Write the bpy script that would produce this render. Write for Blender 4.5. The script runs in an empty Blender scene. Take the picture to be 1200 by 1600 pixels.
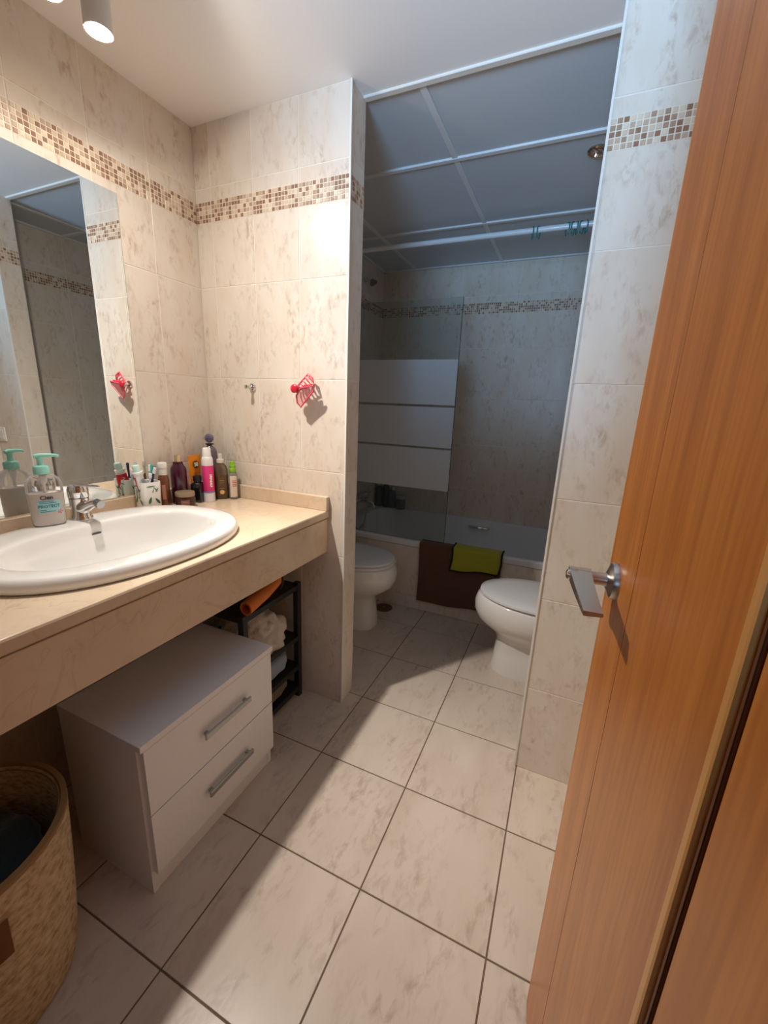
import bpy, bmesh, math, random
from mathutils import Vector, Matrix, Euler
random.seed(7)
PI = math.pi
S = bpy.context.scene
COL = S.collection

# ------------------------------------------------------------------ camera
cam_d = bpy.data.cameras.new('camera')
cam_d.sensor_fit = 'VERTICAL'; cam_d.sensor_height = 24.0; cam_d.sensor_width = 18.0
cam_d.lens = 641.1 / 1600 * 24.0
cam_d.clip_start = 0.01
cam = bpy.data.objects.new('camera', cam_d); COL.objects.link(cam)
cam.location = (1.3973, 0.0936, 1.25)
cam.rotation_euler = (1.318, -0.0409, 0.4184)
S.camera = cam
# ------------------------------------------------------------------ world, daylight, exposure
W = bpy.data.worlds.new('world'); S.world = W; W.use_nodes = True
W.node_tree.nodes['Background'].inputs[0].default_value = (0.55, 0.68, 0.9, 1)
W.node_tree.nodes['Background'].inputs[1].default_value = 0.4
S.view_settings.view_transform = 'Standard'; S.view_settings.look = 'None'
S.view_settings.gamma = 1.0; S.view_settings.use_curve_mapping = False
S.view_settings.exposure = 0.0
WIN_POWER = 8.6          # daylight entering through the hallway window behind the photographer
LAMP_POWER = 44.0         # lit halogen head of the ceiling fixture
wl = bpy.data.lights.new('hallway_window_daylight', 'AREA'); wl.shape = 'RECTANGLE'
wl.size = 0.66; wl.size_y = 0.7; wl.energy = WIN_POWER; wl.color = (0.37, 0.65, 1.0); wl.spread = math.radians(56)
wo = bpy.data.objects.new('hallway_window_daylight', wl); COL.objects.link(wo)
wo.location = (1.2, -1.18, 1.42); wo.rotation_euler = (math.radians(90), 0, 0)      # area lights shine along -Z -> +Y
wo.rotation_euler = Euler((math.radians(111), 0, 0))
S.cycles.max_bounces = 14; S.cycles.diffuse_bounces = 6; S.cycles.glossy_bounces = 6
S.cycles.transparent_max_bounces = 16
S.cycles.use_denoising = True

# ------------------------------------------------------------------ helpers
def lin(r, g, b):
    f = lambda c: (c/255/12.92 if c/255 <= 0.04045 else ((c/255+0.055)/1.055)**2.4)
    return (f(r), f(g), f(b), 1)

MATS = {}
def mat(name, col, rough=0.5, metal=0.0, **kw):
    if name in MATS: return MATS[name]
    m = bpy.data.materials.new(name); m.use_nodes = True
    b = m.node_tree.nodes['Principled BSDF']
    b.inputs['Base Color'].default_value = col if len(col) == 4 else (*col, 1)
    b.inputs['Roughness'].default_value = rough; b.inputs['Metallic'].default_value = metal
    for k, v in kw.items(): b.inputs[k.replace('_', ' ')].default_value = v
    MATS[name] = m
    return m

def nodes(m):
    nt = m.node_tree
    return nt, nt.nodes, nt.links

def ramp(ns, stops):
    r = ns.new('ShaderNodeValToRGB')
    e = r.color_ramp.elements
    while len(e) < len(stops): e.new(0.5)
    for i, (p, c) in enumerate(stops):
        e[i].position = p; e[i].color = c if len(c) == 4 else (*c, 1)
    return r

def stone(name, base, blot, dark, scale, rough, amount=1.0, bump=0.02, stretch=(1, 1, 1), coat=0.0, rotz=0.5, vein=None):
    """blotchy ceramic / marble: cloud of specks on a pale ground, shifted for every tile"""
    m = mat(name, base, rough); nt, ns, lk = nodes(m); b = ns['Principled BSDF']
    tc = ns.new('ShaderNodeTexCoord'); oi = ns.new('ShaderNodeObjectInfo')
    vm = ns.new('ShaderNodeVectorMath'); vm.operation = 'SCALE'; vm.inputs[0].default_value = (37.3, 91.1, 53.7)
    lk.new(oi.outputs['Random'], vm.inputs['Scale'])
    mp = ns.new('ShaderNodeMapping'); mp.inputs['Rotation'].default_value = (0, 0, rotz); mp.inputs['Scale'].default_value = stretch
    lk.new(tc.outputs['Object'], mp.inputs['Vector'])
    ad = ns.new('ShaderNodeVectorMath'); ad.operation = 'ADD'
    lk.new(mp.outputs[0], ad.inputs[0]); lk.new(vm.outputs[0], ad.inputs[1])
    n1 = ns.new('ShaderNodeTexNoise'); n1.inputs['Scale'].default_value = scale; n1.inputs['Detail'].default_value = 3; n1.inputs['Distortion'].default_value = 0.6
    n2 = ns.new('ShaderNodeTexNoise'); n2.inputs['Scale'].default_value = scale*3.6; n2.inputs['Detail'].default_value = 4; n2.inputs['Distortion'].default_value = 0.5; n2.inputs['Roughness'].default_value = 0.6
    n3 = ns.new('ShaderNodeTexNoise'); n3.inputs['Scale'].default_value = scale*0.6; n3.inputs['Detail'].default_value = 2
    for n in (n1, n2, n3): lk.new(ad.outputs[0], n.inputs['Vector'])
    r1 = ramp(ns, [(0.44, (0, 0, 0)), (0.68, (1, 1, 1))]); lk.new(n1.outputs['Fac'], r1.inputs[0])
    r2 = ramp(ns, [(0.46, (0, 0, 0)), (0.72, (1, 1, 1))]); lk.new(n2.outputs['Fac'], r2.inputs[0])
    mu = ns.new('ShaderNodeMath'); mu.operation = 'MULTIPLY'; lk.new(r1.outputs[0], mu.inputs[0]); lk.new(r2.outputs[0], mu.inputs[1])
    am = ns.new('ShaderNodeMath'); am.operation = 'MULTIPLY'; am.inputs[1].default_value = amount; lk.new(mu.outputs[0], am.inputs[0])
    mx0 = ns.new('ShaderNodeMix'); mx0.data_type = 'RGBA'; mx0.inputs[6].default_value = base; mx0.inputs[7].default_value = blot
    r3 = ramp(ns, [(0.35, (0, 0, 0)), (0.75, (1, 1, 1))]); lk.new(n3.outputs['Fac'], r3.inputs[0]); lk.new(r3.outputs[0], mx0.inputs[0])
    mx = ns.new('ShaderNodeMix'); mx.data_type = 'RGBA'; mx.inputs[7].default_value = dark
    lk.new(mx0.outputs[2], mx.inputs[6]); lk.new(am.outputs[0], mx.inputs[0])
    out = mx.outputs[2]
    if vein:
        wv = ns.new('ShaderNodeTexNoise'); wv.inputs['Scale'].default_value = scale*0.45; wv.inputs['Detail'].default_value = 4; wv.inputs['Distortion'].default_value = 1.4
        lk.new(ad.outputs[0], wv.inputs['Vector'])
        rv = ramp(ns, [(0.49, (0, 0, 0)), (0.5, (1, 1, 1)), (0.51, (0, 0, 0))]); lk.new(wv.outputs['Fac'], rv.inputs[0])
        vmul = ns.new('ShaderNodeMath'); vmul.operation = 'MULTIPLY'; vmul.inputs[1].default_value = 0.2; lk.new(rv.outputs[0], vmul.inputs[0])
        mv = ns.new('ShaderNodeMix'); mv.data_type = 'RGBA'; mv.inputs[7].default_value = vein
        lk.new(out, mv.inputs[6]); lk.new(vmul.outputs[0], mv.inputs[0]); out = mv.outputs[2]
    lk.new(out, b.inputs['Base Color'])
    if bump:
        bp = ns.new('ShaderNodeBump'); bp.inputs['Strength'].default_value = bump; bp.inputs['Distance'].default_value = 0.01
        lk.new(n2.outputs['Fac'], bp.inputs['Height']); lk.new(bp.outputs[0], b.inputs['Normal'])
    b.inputs['Coat Weight'].default_value = coat; b.inputs['Specular IOR Level'].default_value = 0.35
    return m

def fabric(name, col, scale=400, strength=0.5, col2=None):
    m = mat(name, col, 0.95); nt, ns, lk = nodes(m); b = ns['Principled BSDF']
    tc = ns.new('ShaderNodeTexCoord'); n = ns.new('ShaderNodeTexNoise'); n.inputs['Scale'].default_value = scale; n.inputs['Detail'].default_value = 3
    lk.new(tc.outputs['Object'], n.inputs['Vector'])
    bp = ns.new('ShaderNodeBump'); bp.inputs['Strength'].default_value = strength; bp.inputs['Distance'].default_value = 0.004
    lk.new(n.outputs['Fac'], bp.inputs['Height']); lk.new(bp.outputs[0], b.inputs['Normal'])
    if col2:
        r = ramp(ns, [(0.35, col), (0.7, col2)]); lk.new(n.outputs['Fac'], r.inputs[0]); lk.new(r.outputs[0], b.inputs['Base Color'])
    b.inputs['Sheen Weight'].default_value = 0.2
    return m

def clear(name, col, opacity, rough=0.05):
    """thin clear plastic or glass: transparent film with a glossy coat"""
    m = bpy.data.materials.new(name); m.use_nodes = True; nt, ns, lk = nodes(m)
    b = ns['Principled BSDF']; b.inputs['Base Color'].default_value = col; b.inputs['Roughness'].default_value = rough
    t = ns.new('ShaderNodeBsdfTransparent'); t.inputs[0].default_value = tuple(1-(1-c)*0.35 for c in col[:3])+(1,)
    f = ns.new('ShaderNodeFresnel'); f.inputs[0].default_value = 1.4
    ad = ns.new('ShaderNodeMath'); ad.operation = 'ADD'; ad.use_clamp = True; ad.inputs[1].default_value = opacity
    lk.new(f.outputs[0], ad.inputs[0])
    mx = ns.new('ShaderNodeMixShader'); lk.new(ad.outputs[0], mx.inputs[0]); lk.new(t.outputs[0], mx.inputs[1]); lk.new(b.outputs[0], mx.inputs[2])
    lk.new(mx.outputs[0], ns['Material Output'].inputs[0]); MATS[name] = m
    return m

def emit(name, col, strength):
    m = bpy.data.materials.new(name); m.use_nodes = True; b = m.node_tree.nodes['Principled BSDF']
    b.inputs['Base Color'].default_value = (0.9, 0.9, 0.9, 1)
    b.inputs['Emission Color'].default_value = col; b.inputs['Emission Strength'].default_value = strength
    return m

# --- mesh helpers
def link(name, me, parent=None):
    o = bpy.data.objects.new(name, me); COL.objects.link(o)
    if parent is not None: o.parent = parent
    return o

def done(name, bm, material, parent=None, smooth=None, loc=None):
    """finish a bmesh as one mesh object; smooth = angle in degrees under which edges are smooth"""
    bmesh.ops.recalc_face_normals(bm, faces=bm.faces)
    if smooth:
        for f in bm.faces: f.smooth = True
        a = math.radians(smooth)
        for e in bm.edges:
            e.smooth = len(e.link_faces) == 2 and e.calc_face_angle(0) < a
    me = bpy.data.meshes.new(name); bm.to_mesh(me); bm.free()
    if material: me.materials.append(material)
    o = link(name, me, parent)
    if loc is not None: o.location = loc
    return o

def thing(name, label, cat, loc=(0, 0, 0), rotz=0.0, group=None):
    o = bpy.data.objects.new(name, None); COL.objects.link(o); o.empty_display_size = 0.05
    o.location = loc; o.rotation_euler = (0, 0, rotz)
    return tag(o, label, cat, group)

def tag(o, label, cat, group=None):
    o['label'] = label; o['category'] = cat
    if group: o['group'] = group
    return o

def struct(o, label=None):
    o['kind'] = 'structure'
    if label: o['label'] = label
    return o

def box(bm, x0, x1, y0, y1, z0, z1, bev=0.0, seg=2):
    r = bmesh.ops.create_cube(bm, size=1.0); vs = r['verts']
    for v in vs:
        v.co = Vector(((x0+x1)/2 + v.co.x*(x1-x0), (y0+y1)/2 + v.co.y*(y1-y0), (z0+z1)/2 + v.co.z*(z1-z0)))
    if bev > 0:
        es = list({e for v in vs for e in v.link_edges})
        bmesh.ops.bevel(bm, geom=es, offset=bev, segments=seg, profile=0.5, affect='EDGES')
    return bm

def B(x0, x1, y0, y1, z0, z1, bev=0.0, seg=2):
    return box(bmesh.new(), x0, x1, y0, y1, z0, z1, bev, seg)

def loft(bm, rings, cap0=True, cap1=True, closed=True):
    R = [[bm.verts.new(p) for p in r] for r in rings]
    n = len(R[0])
    for a, b in zip(R, R[1:]):
        for i in range(n if closed else n-1):
            j = (i+1) % n
            bm.faces.new((a[i], a[j], b[j], b[i]))
    if cap0: bm.faces.new(R[0][::-1])
    if cap1: bm.faces.new(R[-1])
    return bm

def lathe(bm, prof, seg=24, cx=0, cy=0, sx=1.0, sy=1.0, rot=0.0, cap0=True, cap1=True):
    rings = []
    for r, z in prof:
        rings.append([(cx + sx*r*math.cos(rot+2*PI*i/seg), cy + sy*r*math.sin(rot+2*PI*i/seg), z) for i in range(seg)])
    return loft(bm, rings, cap0, cap1)

def sup(a, b, n, t):
    c, s = math.cos(t), math.sin(t)
    return (a*math.copysign(abs(c)**(2/n), c), b*math.copysign(abs(s)**(2/n), s))

def tube(bm, pts, r, seg=10, caps=True):
    """tube along a path; r is a number or a list"""
    pts = [Vector(p) for p in pts]; n = len(pts)
    rs = r if isinstance(r, (list, tuple)) else [r]*n
    rings = []; up = None
    for i, p in enumerate(pts):
        d = (pts[min(i+1, n-1)] - pts[max(i-1, 0)]).normalized()
        if up is None:
            up = Vector((0, 0, 1)) if abs(d.z) < 0.9 else Vector((1, 0, 0))
        u = (up - d*up.dot(d)).normalized(); up = u; v = d.cross(u)
        rings.append([p + (u*math.cos(2*PI*k/seg) + v*math.sin(2*PI*k/seg))*rs[i] for k in range(seg)])
    return loft(bm, rings, caps, caps)

def xform(bm, m):
    bmesh.ops.transform(bm, matrix=m, verts=bm.verts); return bm

def text_bm(s, size, spacing=1.0, bold=0.0):
    cu = bpy.data.curves.new('lettering', 'FONT'); cu.body = s; cu.size = size; cu.align_x = 'CENTER'; cu.align_y = 'CENTER'
    cu.space_character = spacing; cu.offset = bold; cu.extrude = 0.0; cu.resolution_u = 3
    o = bpy.data.objects.new('lettering', cu); COL.objects.link(o)
    dg = bpy.context.evaluated_depsgraph_get(); me = bpy.data.meshes.new_from_object(o.evaluated_get(dg))
    bm = bmesh.new(); bm.from_mesh(me)
    bpy.data.objects.remove(o); bpy.data.curves.remove(cu); bpy.data.meshes.remove(me)
    return bm

def wrap(bm, r, ang, z, cx=0, cy=0, off=0.0004):
    """bend flat XY shapes round a vertical cylinder, centred at compass angle ang"""
    for v in bm.verts:
        a = ang + v.co.x/r
        v.co = Vector((cx + (r+off)*math.cos(a), cy + (r+off)*math.sin(a), z + v.co.y))
    return bm

# ------------------------------------------------------------------ materials
M_tile = stone('wall_tile', lin(228, 219, 207), lin(222, 207, 190), lin(182, 155, 133), 11.0, 0.32, 0.85, 0.03, (1.6, 0.75, 1), 0.0, 0.7)
M_ftile = stone('floor_tile', lin(208, 194, 179), lin(198, 181, 165), lin(158, 137, 121), 9.0, 0.3, 0.8, 0.03, (1.5, 0.7, 1), 0.0, -0.7)
M_grout = mat('wall_grout', lin(240, 232, 220), 0.8)
M_fgrout = mat('floor_grout', lin(112, 92, 76), 0.9)
M_marble = stone('cream_marble', lin(222, 202, 176), lin(212, 188, 160), lin(184, 150, 122), 9.0, 0.16, 0.5, 0.0, (1, 1, 1), 0.0, 0.3, lin(168, 122, 84))
M_plaster = mat('ceiling_paint', lin(244, 241, 237), 0.9)
M_panel = mat('ceiling_panel', lin(206, 213, 219), 0.75)
M_trimw = mat('white_trim', lin(232, 228, 220), 0.5)
M_ceramic = mat('white_ceramic', lin(238, 236, 232), 0.08, Coat_Weight=0.5)
M_enamel = mat('white_enamel', lin(228, 230, 232), 0.15)
M_chrome = mat('chrome', (0.78, 0.78, 0.78), 0.09, 1.0)
M_nickel = mat('satin_nickel', (0.55, 0.53, 0.51), 0.3, 1.0)
M_mirror = mat('mirror_silver', (0.80, 0.82, 0.80), 0.0, 1.0)
M_white = mat('white_laminate', lin(236, 234, 234), 0.35)
M_alu = mat('brushed_aluminium', (0.42, 0.42, 0.42), 0.35, 0.9)
M_black = mat('black_metal', lin(26, 26, 28), 0.45)
M_white_pl = mat('white_plastic', lin(240, 238, 234), 0.35)
M_wood = mat('oak_veneer', lin(176, 110, 52), 0.32)
def _wood():
    nt, ns, lk = nodes(M_wood); b = ns['Principled BSDF']
    tc = ns.new('ShaderNodeTexCoord'); mp = ns.new('ShaderNodeMapping'); mp.inputs['Scale'].default_value = (1, 1, 0.05)
    lk.new(tc.outputs['Object'], mp.inputs[0])
    n1 = ns.new('ShaderNodeTexNoise'); n1.inputs['Scale'].default_value = 26; n1.inputs['Detail'].default_value = 5; n1.inputs['Distortion'].default_value = 0.4
    n2 = ns.new('ShaderNodeTexNoise'); n2.inputs['Scale'].default_value = 160; n2.inputs['Detail'].default_value = 2
    lk.new(mp.outputs[0], n1.inputs[0]); lk.new(mp.outputs[0], n2.inputs[0])
    r = ramp(ns, [(0.3, lin(176, 106, 44)), (0.55, lin(194, 121, 52)), (0.75, lin(204, 133, 62))]); lk.new(n1.outputs[0], r.inputs[0])
    r2 = ramp(ns, [(0.35, lin(190, 150, 110)), (0.6, (1, 1, 1))]); lk.new(n2.outputs[0], r2.inputs[0])
    mx = ns.new('ShaderNodeMix'); mx.data_type = 'RGBA'; mx.blend_type = 'MULTIPLY'; mx.inputs[0].default_value = 0.3
    lk.new(r.outputs[0], mx.inputs[6]); lk.new(r2.outputs[0], mx.inputs[7]); lk.new(mx.outputs[2], b.inputs['Base Color'])
_wood()
M_wood_l = mat('oak_bead', lin(206, 148, 84), 0.3)

# ------------------------------------------------------------------ room dimensions (metres)
XP, YP, YT = 0.658, 1.4226, 1.522        # partition end, front face, back face
XQ, XR = 1.385, 1.70                      # pier edge, right wall
H, YB = 2.195, 3.15                       # ceiling, rear wall
Y0 = 0.0                                  # doorway wall, room side
TH = 0.006                                # tile thickness
ROWS = [0, 0.333, 0.666, 0.999, 1.332, 1.665, 1.998, H]

BASIS = {'+x': ((0, 1, 0), (0, 0, 1), (1, 0, 0)), '-x': ((0, -1, 0), (0, 0, 1), (-1, 0, 0)),
         '-y': ((1, 0, 0), (0, 0, 1), (0, -1, 0)), '+y': ((-1, 0, 0), (0, 0, 1), (0, 1, 0)), '+z': ((1, 0, 0), (0, 1, 0), (0, 0, 1))}
def basis(d, loc):
    u, v, n = [Vector(a) for a in BASIS[d]]
    m = Matrix((u, v, n)).transposed().to_4x4(); m.translation = Vector(loc)
    return m
TM = {}
def slab_mesh(name, w, h, t, ch, material):
    k = (name, round(w, 4), round(h, 4), t, ch, material.name)
    if k not in TM:
        bm = bmesh.new()
        a, b = w/2, h/2
        ring = lambda s, z: [(-a+s, -b+s, z), (a-s, -b+s, z), (a-s, b-s, z), (-a+s, b-s, z)]
        loft(bm, [ring(0, -t), ring(0, -ch), ring(ch, 0)], False, True)
        me = bpy.data.meshes.new(name); bm.to_mesh(me); bm.free(); me.materials.append(material); TM[k] = me
    return TM[k]
def piece(name, me, parent, m):
    o = link(name, me, parent); o.matrix_local = m
    return o

def tiles(parent, d, plane, us, vs, gap=0.0028, material=M_tile, skip=None):
    """one tile object between each pair of joints; plane = coordinate of the finished face"""
    for i in range(len(us)-1):
        for j in range(len(vs)-1):
            u0, u1, v0, v1 = us[i], us[i+1], vs[j], vs[j+1]
            if skip and skip(u0, u1, v0, v1): continue
            uc, vc = (u0+u1)/2, (v0+v1)/2
            loc = {'x': (plane, uc, vc), 'y': (uc, plane, vc), 'z': (uc, vc, plane)}[d[1]]
            piece('tile', slab_mesh('tile', u1-u0-gap, v1-v0-gap, TH, 0.0008, material), parent, basis(d, loc))

CHIPM = [mat('mosaic_%s' % n, lin(*c), 0.3) for n, c in [('brown', (150, 112, 88)), ('taupe', (172, 140, 116)), ('tan', (196, 170, 146)), ('sand', (214, 194, 170)), ('cream', (226, 208, 184))]]
M_mbed = mat('mosaic_bed', lin(236, 226, 208), 0.5)
ZM0, PITCH = 1.886, 0.01375
def chips(parent, d, plane, u0, u1, joined=False, hide=None):
    n = int((u1-u0)/PITCH)
    strip = (u0+u1)/2
    loc = {'x': (plane, strip, ZM0+2.5*PITCH), 'y': (strip, plane, ZM0+2.5*PITCH)}[d[1]]
    m = basis(d, loc); m.translation += Vector(BASIS[d][2])*0.0008
    piece('mosaic_strip', slab_mesh('mosaic_strip', u1-u0-0.003, 5*PITCH+0.001, 0.001, 0.0003, M_mbed), parent, m)
    bms = {}
    p = (u1-u0-0.003)/n
    for i in range(n):
        for j in range(5):
            k = random.choices(range(5), [4, 3, 3, 3, 2])[0]
            uc = u0+0.0015+(i+0.5)*p; vc = ZM0+(j+0.5)*PITCH
            loc = {'x': (plane, uc, vc), 'y': (uc, plane, vc)}[d[1]]
            m = basis(d, loc); m.translation += Vector(BASIS[d][2])*0.0022
            me = slab_mesh('mosaic_chip', 0.0112, 0.0112, 0.0015, 0.0008, CHIPM[k])
            if joined:
                bm = bms.setdefault(k, bmesh.new()); t = bmesh.new(); t.from_mesh(me); xform(t, m)
                tm = bpy.data.meshes.new('t'); t.to_mesh(tm); t.free(); bm.from_mesh(tm); bpy.data.meshes.remove(tm)
            else:
                piece('mosaic_chip', me, parent, m)
    for k, bm in bms.items():
        o = done('mosaic_band', bm, CHIPM[k], parent); o['kind'] = 'stuff'

# ------------------------------------------------------------------ the setting
# floor
floor = struct(done('floor', B(-0.1, 1.8, -1.3, 3.25, -0.08, -0.002), M_fgrout), 'beige stone-look tiled bathroom floor')
A = 0.3333
fx = [0.0] + [0.7243 + i*A for i in range(-2, 3)] + [XR]
fy = [0.4925 + j*0.3349 for j in range(-5, 8)] + [YB]
tiles(floor, '+z', 0.0, fx, fy, 0.004, M_ftile)

# left wall with the mirror, running the whole depth
wl_ = struct(done('wall_left', B(-0.1, -0.0012, -0.1, YB+0.1, -0.05, H+0.05), M_grout), 'cream marbled tile wall carrying the mirror')
ly = [1.4226 - 0.1935*k for k in range(8)][::-1]
ly = [0.0] + ly
tiles(wl_, '+x', 0.0, ly, ROWS)
tiles(wl_, '+x', 0.0, [1.522+0.407*k for k in range(5)], ROWS)
for a, b in zip(ly[1:], ly[2:]): chips(wl_, '+x', 0.0, a, b, joined=(b < 0.80))
chips(wl_, '+x', 0.0, 1.522, YB, joined=True)

# partition between vanity and toilet zone
wp = struct(done('wall_partition', B(0.0, XP-0.0012, YP+0.0012, YT-0.001, 0.0, H), M_grout), 'cream tiled partition wall with two hooks')
px_ = [0.0, 0.076, 0.2695, 0.463, XP]
tiles(wp, '-y', YP, px_, ROWS)
tiles(wp, '+x', XP, [YP+0.001, YT], ROWS)
for a, b in zip(px_, px_[1:]): chips(wp, '-y', YP, a, b)
chips(wp, '+x', XP, YP+0.001, YT)
tiles(wp, '+y', YT, [0, 0.33, XP], ROWS)

# pier on the right
wq = struct(done('wall_pier', B(XQ+0.0012, XR, YP+0.0012, YT-0.001, 0.0, H), M_grout), 'cream tiled wall end beside the wooden door')
qx = [XQ, XR]
tiles(wq, '-y', YP, qx, ROWS)
tiles(wq, '-x', XQ, [YP+0.001, YT], ROWS)
tiles(wq, '+y', YT, qx, ROWS)
chips(wq, '-y', YP, XQ, XR); chips(wq, '-x', XQ, YP+0.001, YT, joined=True)

# rear wall above the bath
wb = struct(done('wall_rear', B(-0.1, XR+0.1, YB+0.0012, YB+0.12, -0.05, H+0.05), M_grout), 'tiled rear wall above the bathtub')
bx_ = [0.0, 0.206, 0.593, 0.98, 1.367, XR]
tiles(wb, '-y', YB, bx_, ROWS)
for a, b in zip(bx_, bx_[1:]): chips(wb, '-y', YB, a, b, joined=True)

# right wall
wr = struct(done('wall_right', B(XR+0.0012, XR+0.1, -0.1, YB+0.1, -0.05, H+0.05), M_grout), 'tiled right wall of the bathroom')
tiles(wr, '-x', XR, [0.0, 0.355, 0.711, 1.067, YP], ROWS)
ry = [1.522+0.407*k for k in range(5)]
tiles(wr, '-x', XR, ry, ROWS)
for a, b in zip(ry, ry[1:]): chips(wr, '-x', XR, a, b, joined=True)
chips(wr, '-x', XR, 0.0, YP, joined=True)

# doorway wall behind the photographer, and the hallway with its window
bm = bmesh.new()
box(bm, -0.1, 0.76, -0.1, 0.0, 0, H); box(bm, 1.56, 1.8, -0.1, 0.0, 0, H); box(bm, 0.76, 1.56, -0.1, 0.0, 2.04, H)
struct(done('wall_front', bm, mat('hall_paint', lin(170, 162, 152), 0.9)))
bm = bmesh.new()
box(bm, -0.1, 0.9, -1.3, -1.2, 0, H); box(bm, 1.6, 1.8, -1.3, -1.2, 0, H)
box(bm, 0.9, 1.6, -1.3, -1.2, 0, 1.08); box(bm, 0.9, 1.6, -1.3, -1.2, 1.82, H)
struct(done('wall_hallway', bm, MATS['hall_paint']))
bm = bmesh.new(); box(bm, -0.2, -0.1, -1.3, -0.1, 0, H); box(bm, 1.8, 1.9, -1.3, -0.1, 0, H)
struct(done('wall_hallway_side', bm, MATS['hall_paint']))

# ceilings
struct(done('ceiling', B(-0.15, 1.85, -1.3, 1.505, H, H+0.08), M_plaster), 'plain white plaster ceiling over the vanity')
sc = struct(done('ceiling_suspended', B(-0.1, XR+0.1, 1.505, YB+0.1, H+0.012, H+0.08), M_panel), 'grey suspended panel ceiling over the bath zone')
cx_ = [0.246, 0.846, 1.446]; cy_ = [1.515, 1.93, 2.54, YB]
gx = [0.0] + cx_ + [XR]
for i in range(len(gx)-1):
    for j in range(3):
        w, h = gx[i+1]-gx[i]-0.022, cy_[j+1]-cy_[j]-0.022
        o = link('ceiling_panel', slab_mesh('ceiling_panel', w, h, 0.008, 0.002, M_panel), sc)
        m = Matrix.Rotation(PI, 4, 'X'); m.translation = Vector(((gx[i]+gx[i+1])/2, (cy_[j]+cy_[j+1])/2, H+0.004)); o.matrix_local = m
M_tbar = mat('ceiling_grid', lin(230, 233, 235), 0.5)
for x in cx_: done('grid_bar', B(x-0.011, x+0.011, 1.52, YB, H-0.001, H+0.01, 0.001, 1), M_tbar, sc)
for y in cy_[1:3]: done('grid_bar', B(0, XR, y-0.011, y+0.011, H-0.003, H+0.01, 0.001, 1), M_tbar, sc)
done('edge_strip', B(XP, XQ, 1.498, 1.52, H-0.006, H+0.01, 0.002, 1), M_trimw, sc)
done('edge_angle', B(0, XR, YB-0.02, YB, H-0.004, H+0.004), M_tbar, sc)
done('edge_angle', B(0, 0.02, YT, YB, H-0.004, H+0.004), M_tbar, sc)
done('edge_angle', B(XR-0.02, XR, YT, YB, H-0.004, H+0.004), M_tbar, sc)

# corner trims
for i, (x, y) in enumerate([(XP, YP), (XQ, YP)]):
    s = 1 if i == 0 else -1
    struct(done('trim_%d' % (i+1), B(x-0.002, x+0.004*1.0 if s > 0 else x+0.002, y-0.003, y+0.003, 0, H) if s > 0 else B(x-0.004, x+0.002, y-0.003, y+0.003, 0, H), M_trimw))

# tiled bath front
bf = struct(done('wall_bath_front', B(0.0, XR, 2.385, 2.43, 0.0, 0.415), M_grout), 'tiled front panel under the bathtub rim')
tiles(bf, '-y', 2.38, [0.0, 0.3, 0.687, 1.074, 1.461, XR], [0.0, 0.085, 0.415])

# ------------------------------------------------------------------ vanity worktop
YV0, YV1 = 0.0, YP
XC, ZC = 0.59, 0.85
BC = (0.305, 0.79)                          # basin centre
def basin_out(t, k=1.0):
    c = math.cos(t)
    a, n = (0.255, 2.25) if c > 0 else (0.258, 2.55)
    x, y = sup(a*k, 0.338*k, n, t)
    return BC[0]+x, BC[1]+y
def basin_in(t, k=1.0):
    c = math.cos(t)
    a, n = (0.170, 2.3) if c > 0 else (0.150, 2.8)
    x, y = sup(a*k, 0.265*k, n, t)
    return BC[0]+x+0.006, BC[1]+y
worktop = thing('vanity_worktop', 'long cream marble vanity worktop with apron and low splashback', 'worktop', (0.3, 0.7, 0.68))
wt = Vector((0.3, 0.7, 0.68))
def wpart(name, bm, m, sm=None):
    xform(bm, Matrix.Translation(-wt)); return done(name, bm, m, worktop, sm)
# slab with a cut-out for the basin
bm = bmesh.new()
N = 48
def ring_edges(pts):
    vs = [bm.verts.new(p) for p in pts]
    return vs, [bm.edges.new((vs[i], vs[(i+1) % len(vs)])) for i in range(len(vs))]
hole = [basin_out(2*PI*i/N, 0.90) for i in range(N)]
outer = [(0.001, 0.001), (XC-0.006, 0.001), (XC-0.006, YP-0.001), (0.001, YP-0.001)]
vt, et = ring_edges([(x, y, ZC) for x, y in outer]); ht, eh = ring_edges([(x, y, ZC) for x, y in hole])
bmesh.ops.triangle_fill(bm, edges=et+eh, use_beauty=True)
vb, eb = ring_edges([(x, y, ZC-0.03) for x, y in outer]); hb, ehb = ring_edges([(x, y, ZC-0.03) for x, y in hole])
bmesh.ops.triangle_fill(bm, edges=eb+ehb, use_beauty=True)
for a, b in ((vt, vb), (ht, hb)):
    for i in range(len(a)): bm.faces.new((a[i], a[(i+1) % len(a)], b[(i+1) % len(a)], b[i]))
wpart('slab', bm, M_marble)
# bull-nosed front edge and recessed apron
bm = bmesh.new()
prof = [(XC-0.006, ZC), (XC-0.002, ZC-0.001), (XC, ZC-0.005), (XC, ZC-0.024), (XC-0.004, ZC-0.03), (XC-0.012, ZC-0.03), (XC-0.006, ZC-0.026)]
prof = [(XC-0.0062, ZC), (XC-0.002, ZC-0.001), (XC, ZC-0.005), (XC, ZC-0.026), (XC-0.003, ZC-0.03), (XC-0.0062, ZC-0.03)]
loft(bm, [[(x, y, z) for x, z in prof] for y in (0.001, YP-0.001)])
wpart('front_edge', bm, M_marble)
wpart('apron', B(XC-0.026, XC-0.004, 0.001, YP-0.001, 0.68, ZC-0.034, 0.0015, 1), M_marble)
wpart('shadow_joint', B(XC-0.026, XC-0.012, 0.001, YP-0.001, ZC-0.034, ZC-0.03), M_marble)
wpart('splashback', B(0.001, 0.02, 0.001, YP-0.021, ZC, 0.905, 0.0015, 1), M_marble)
wpart('splashback', B(0.001, XC+0.002, YP-0.02, YP-0.001, ZC, 0.905, 0.0015, 1), M_marble)

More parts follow.
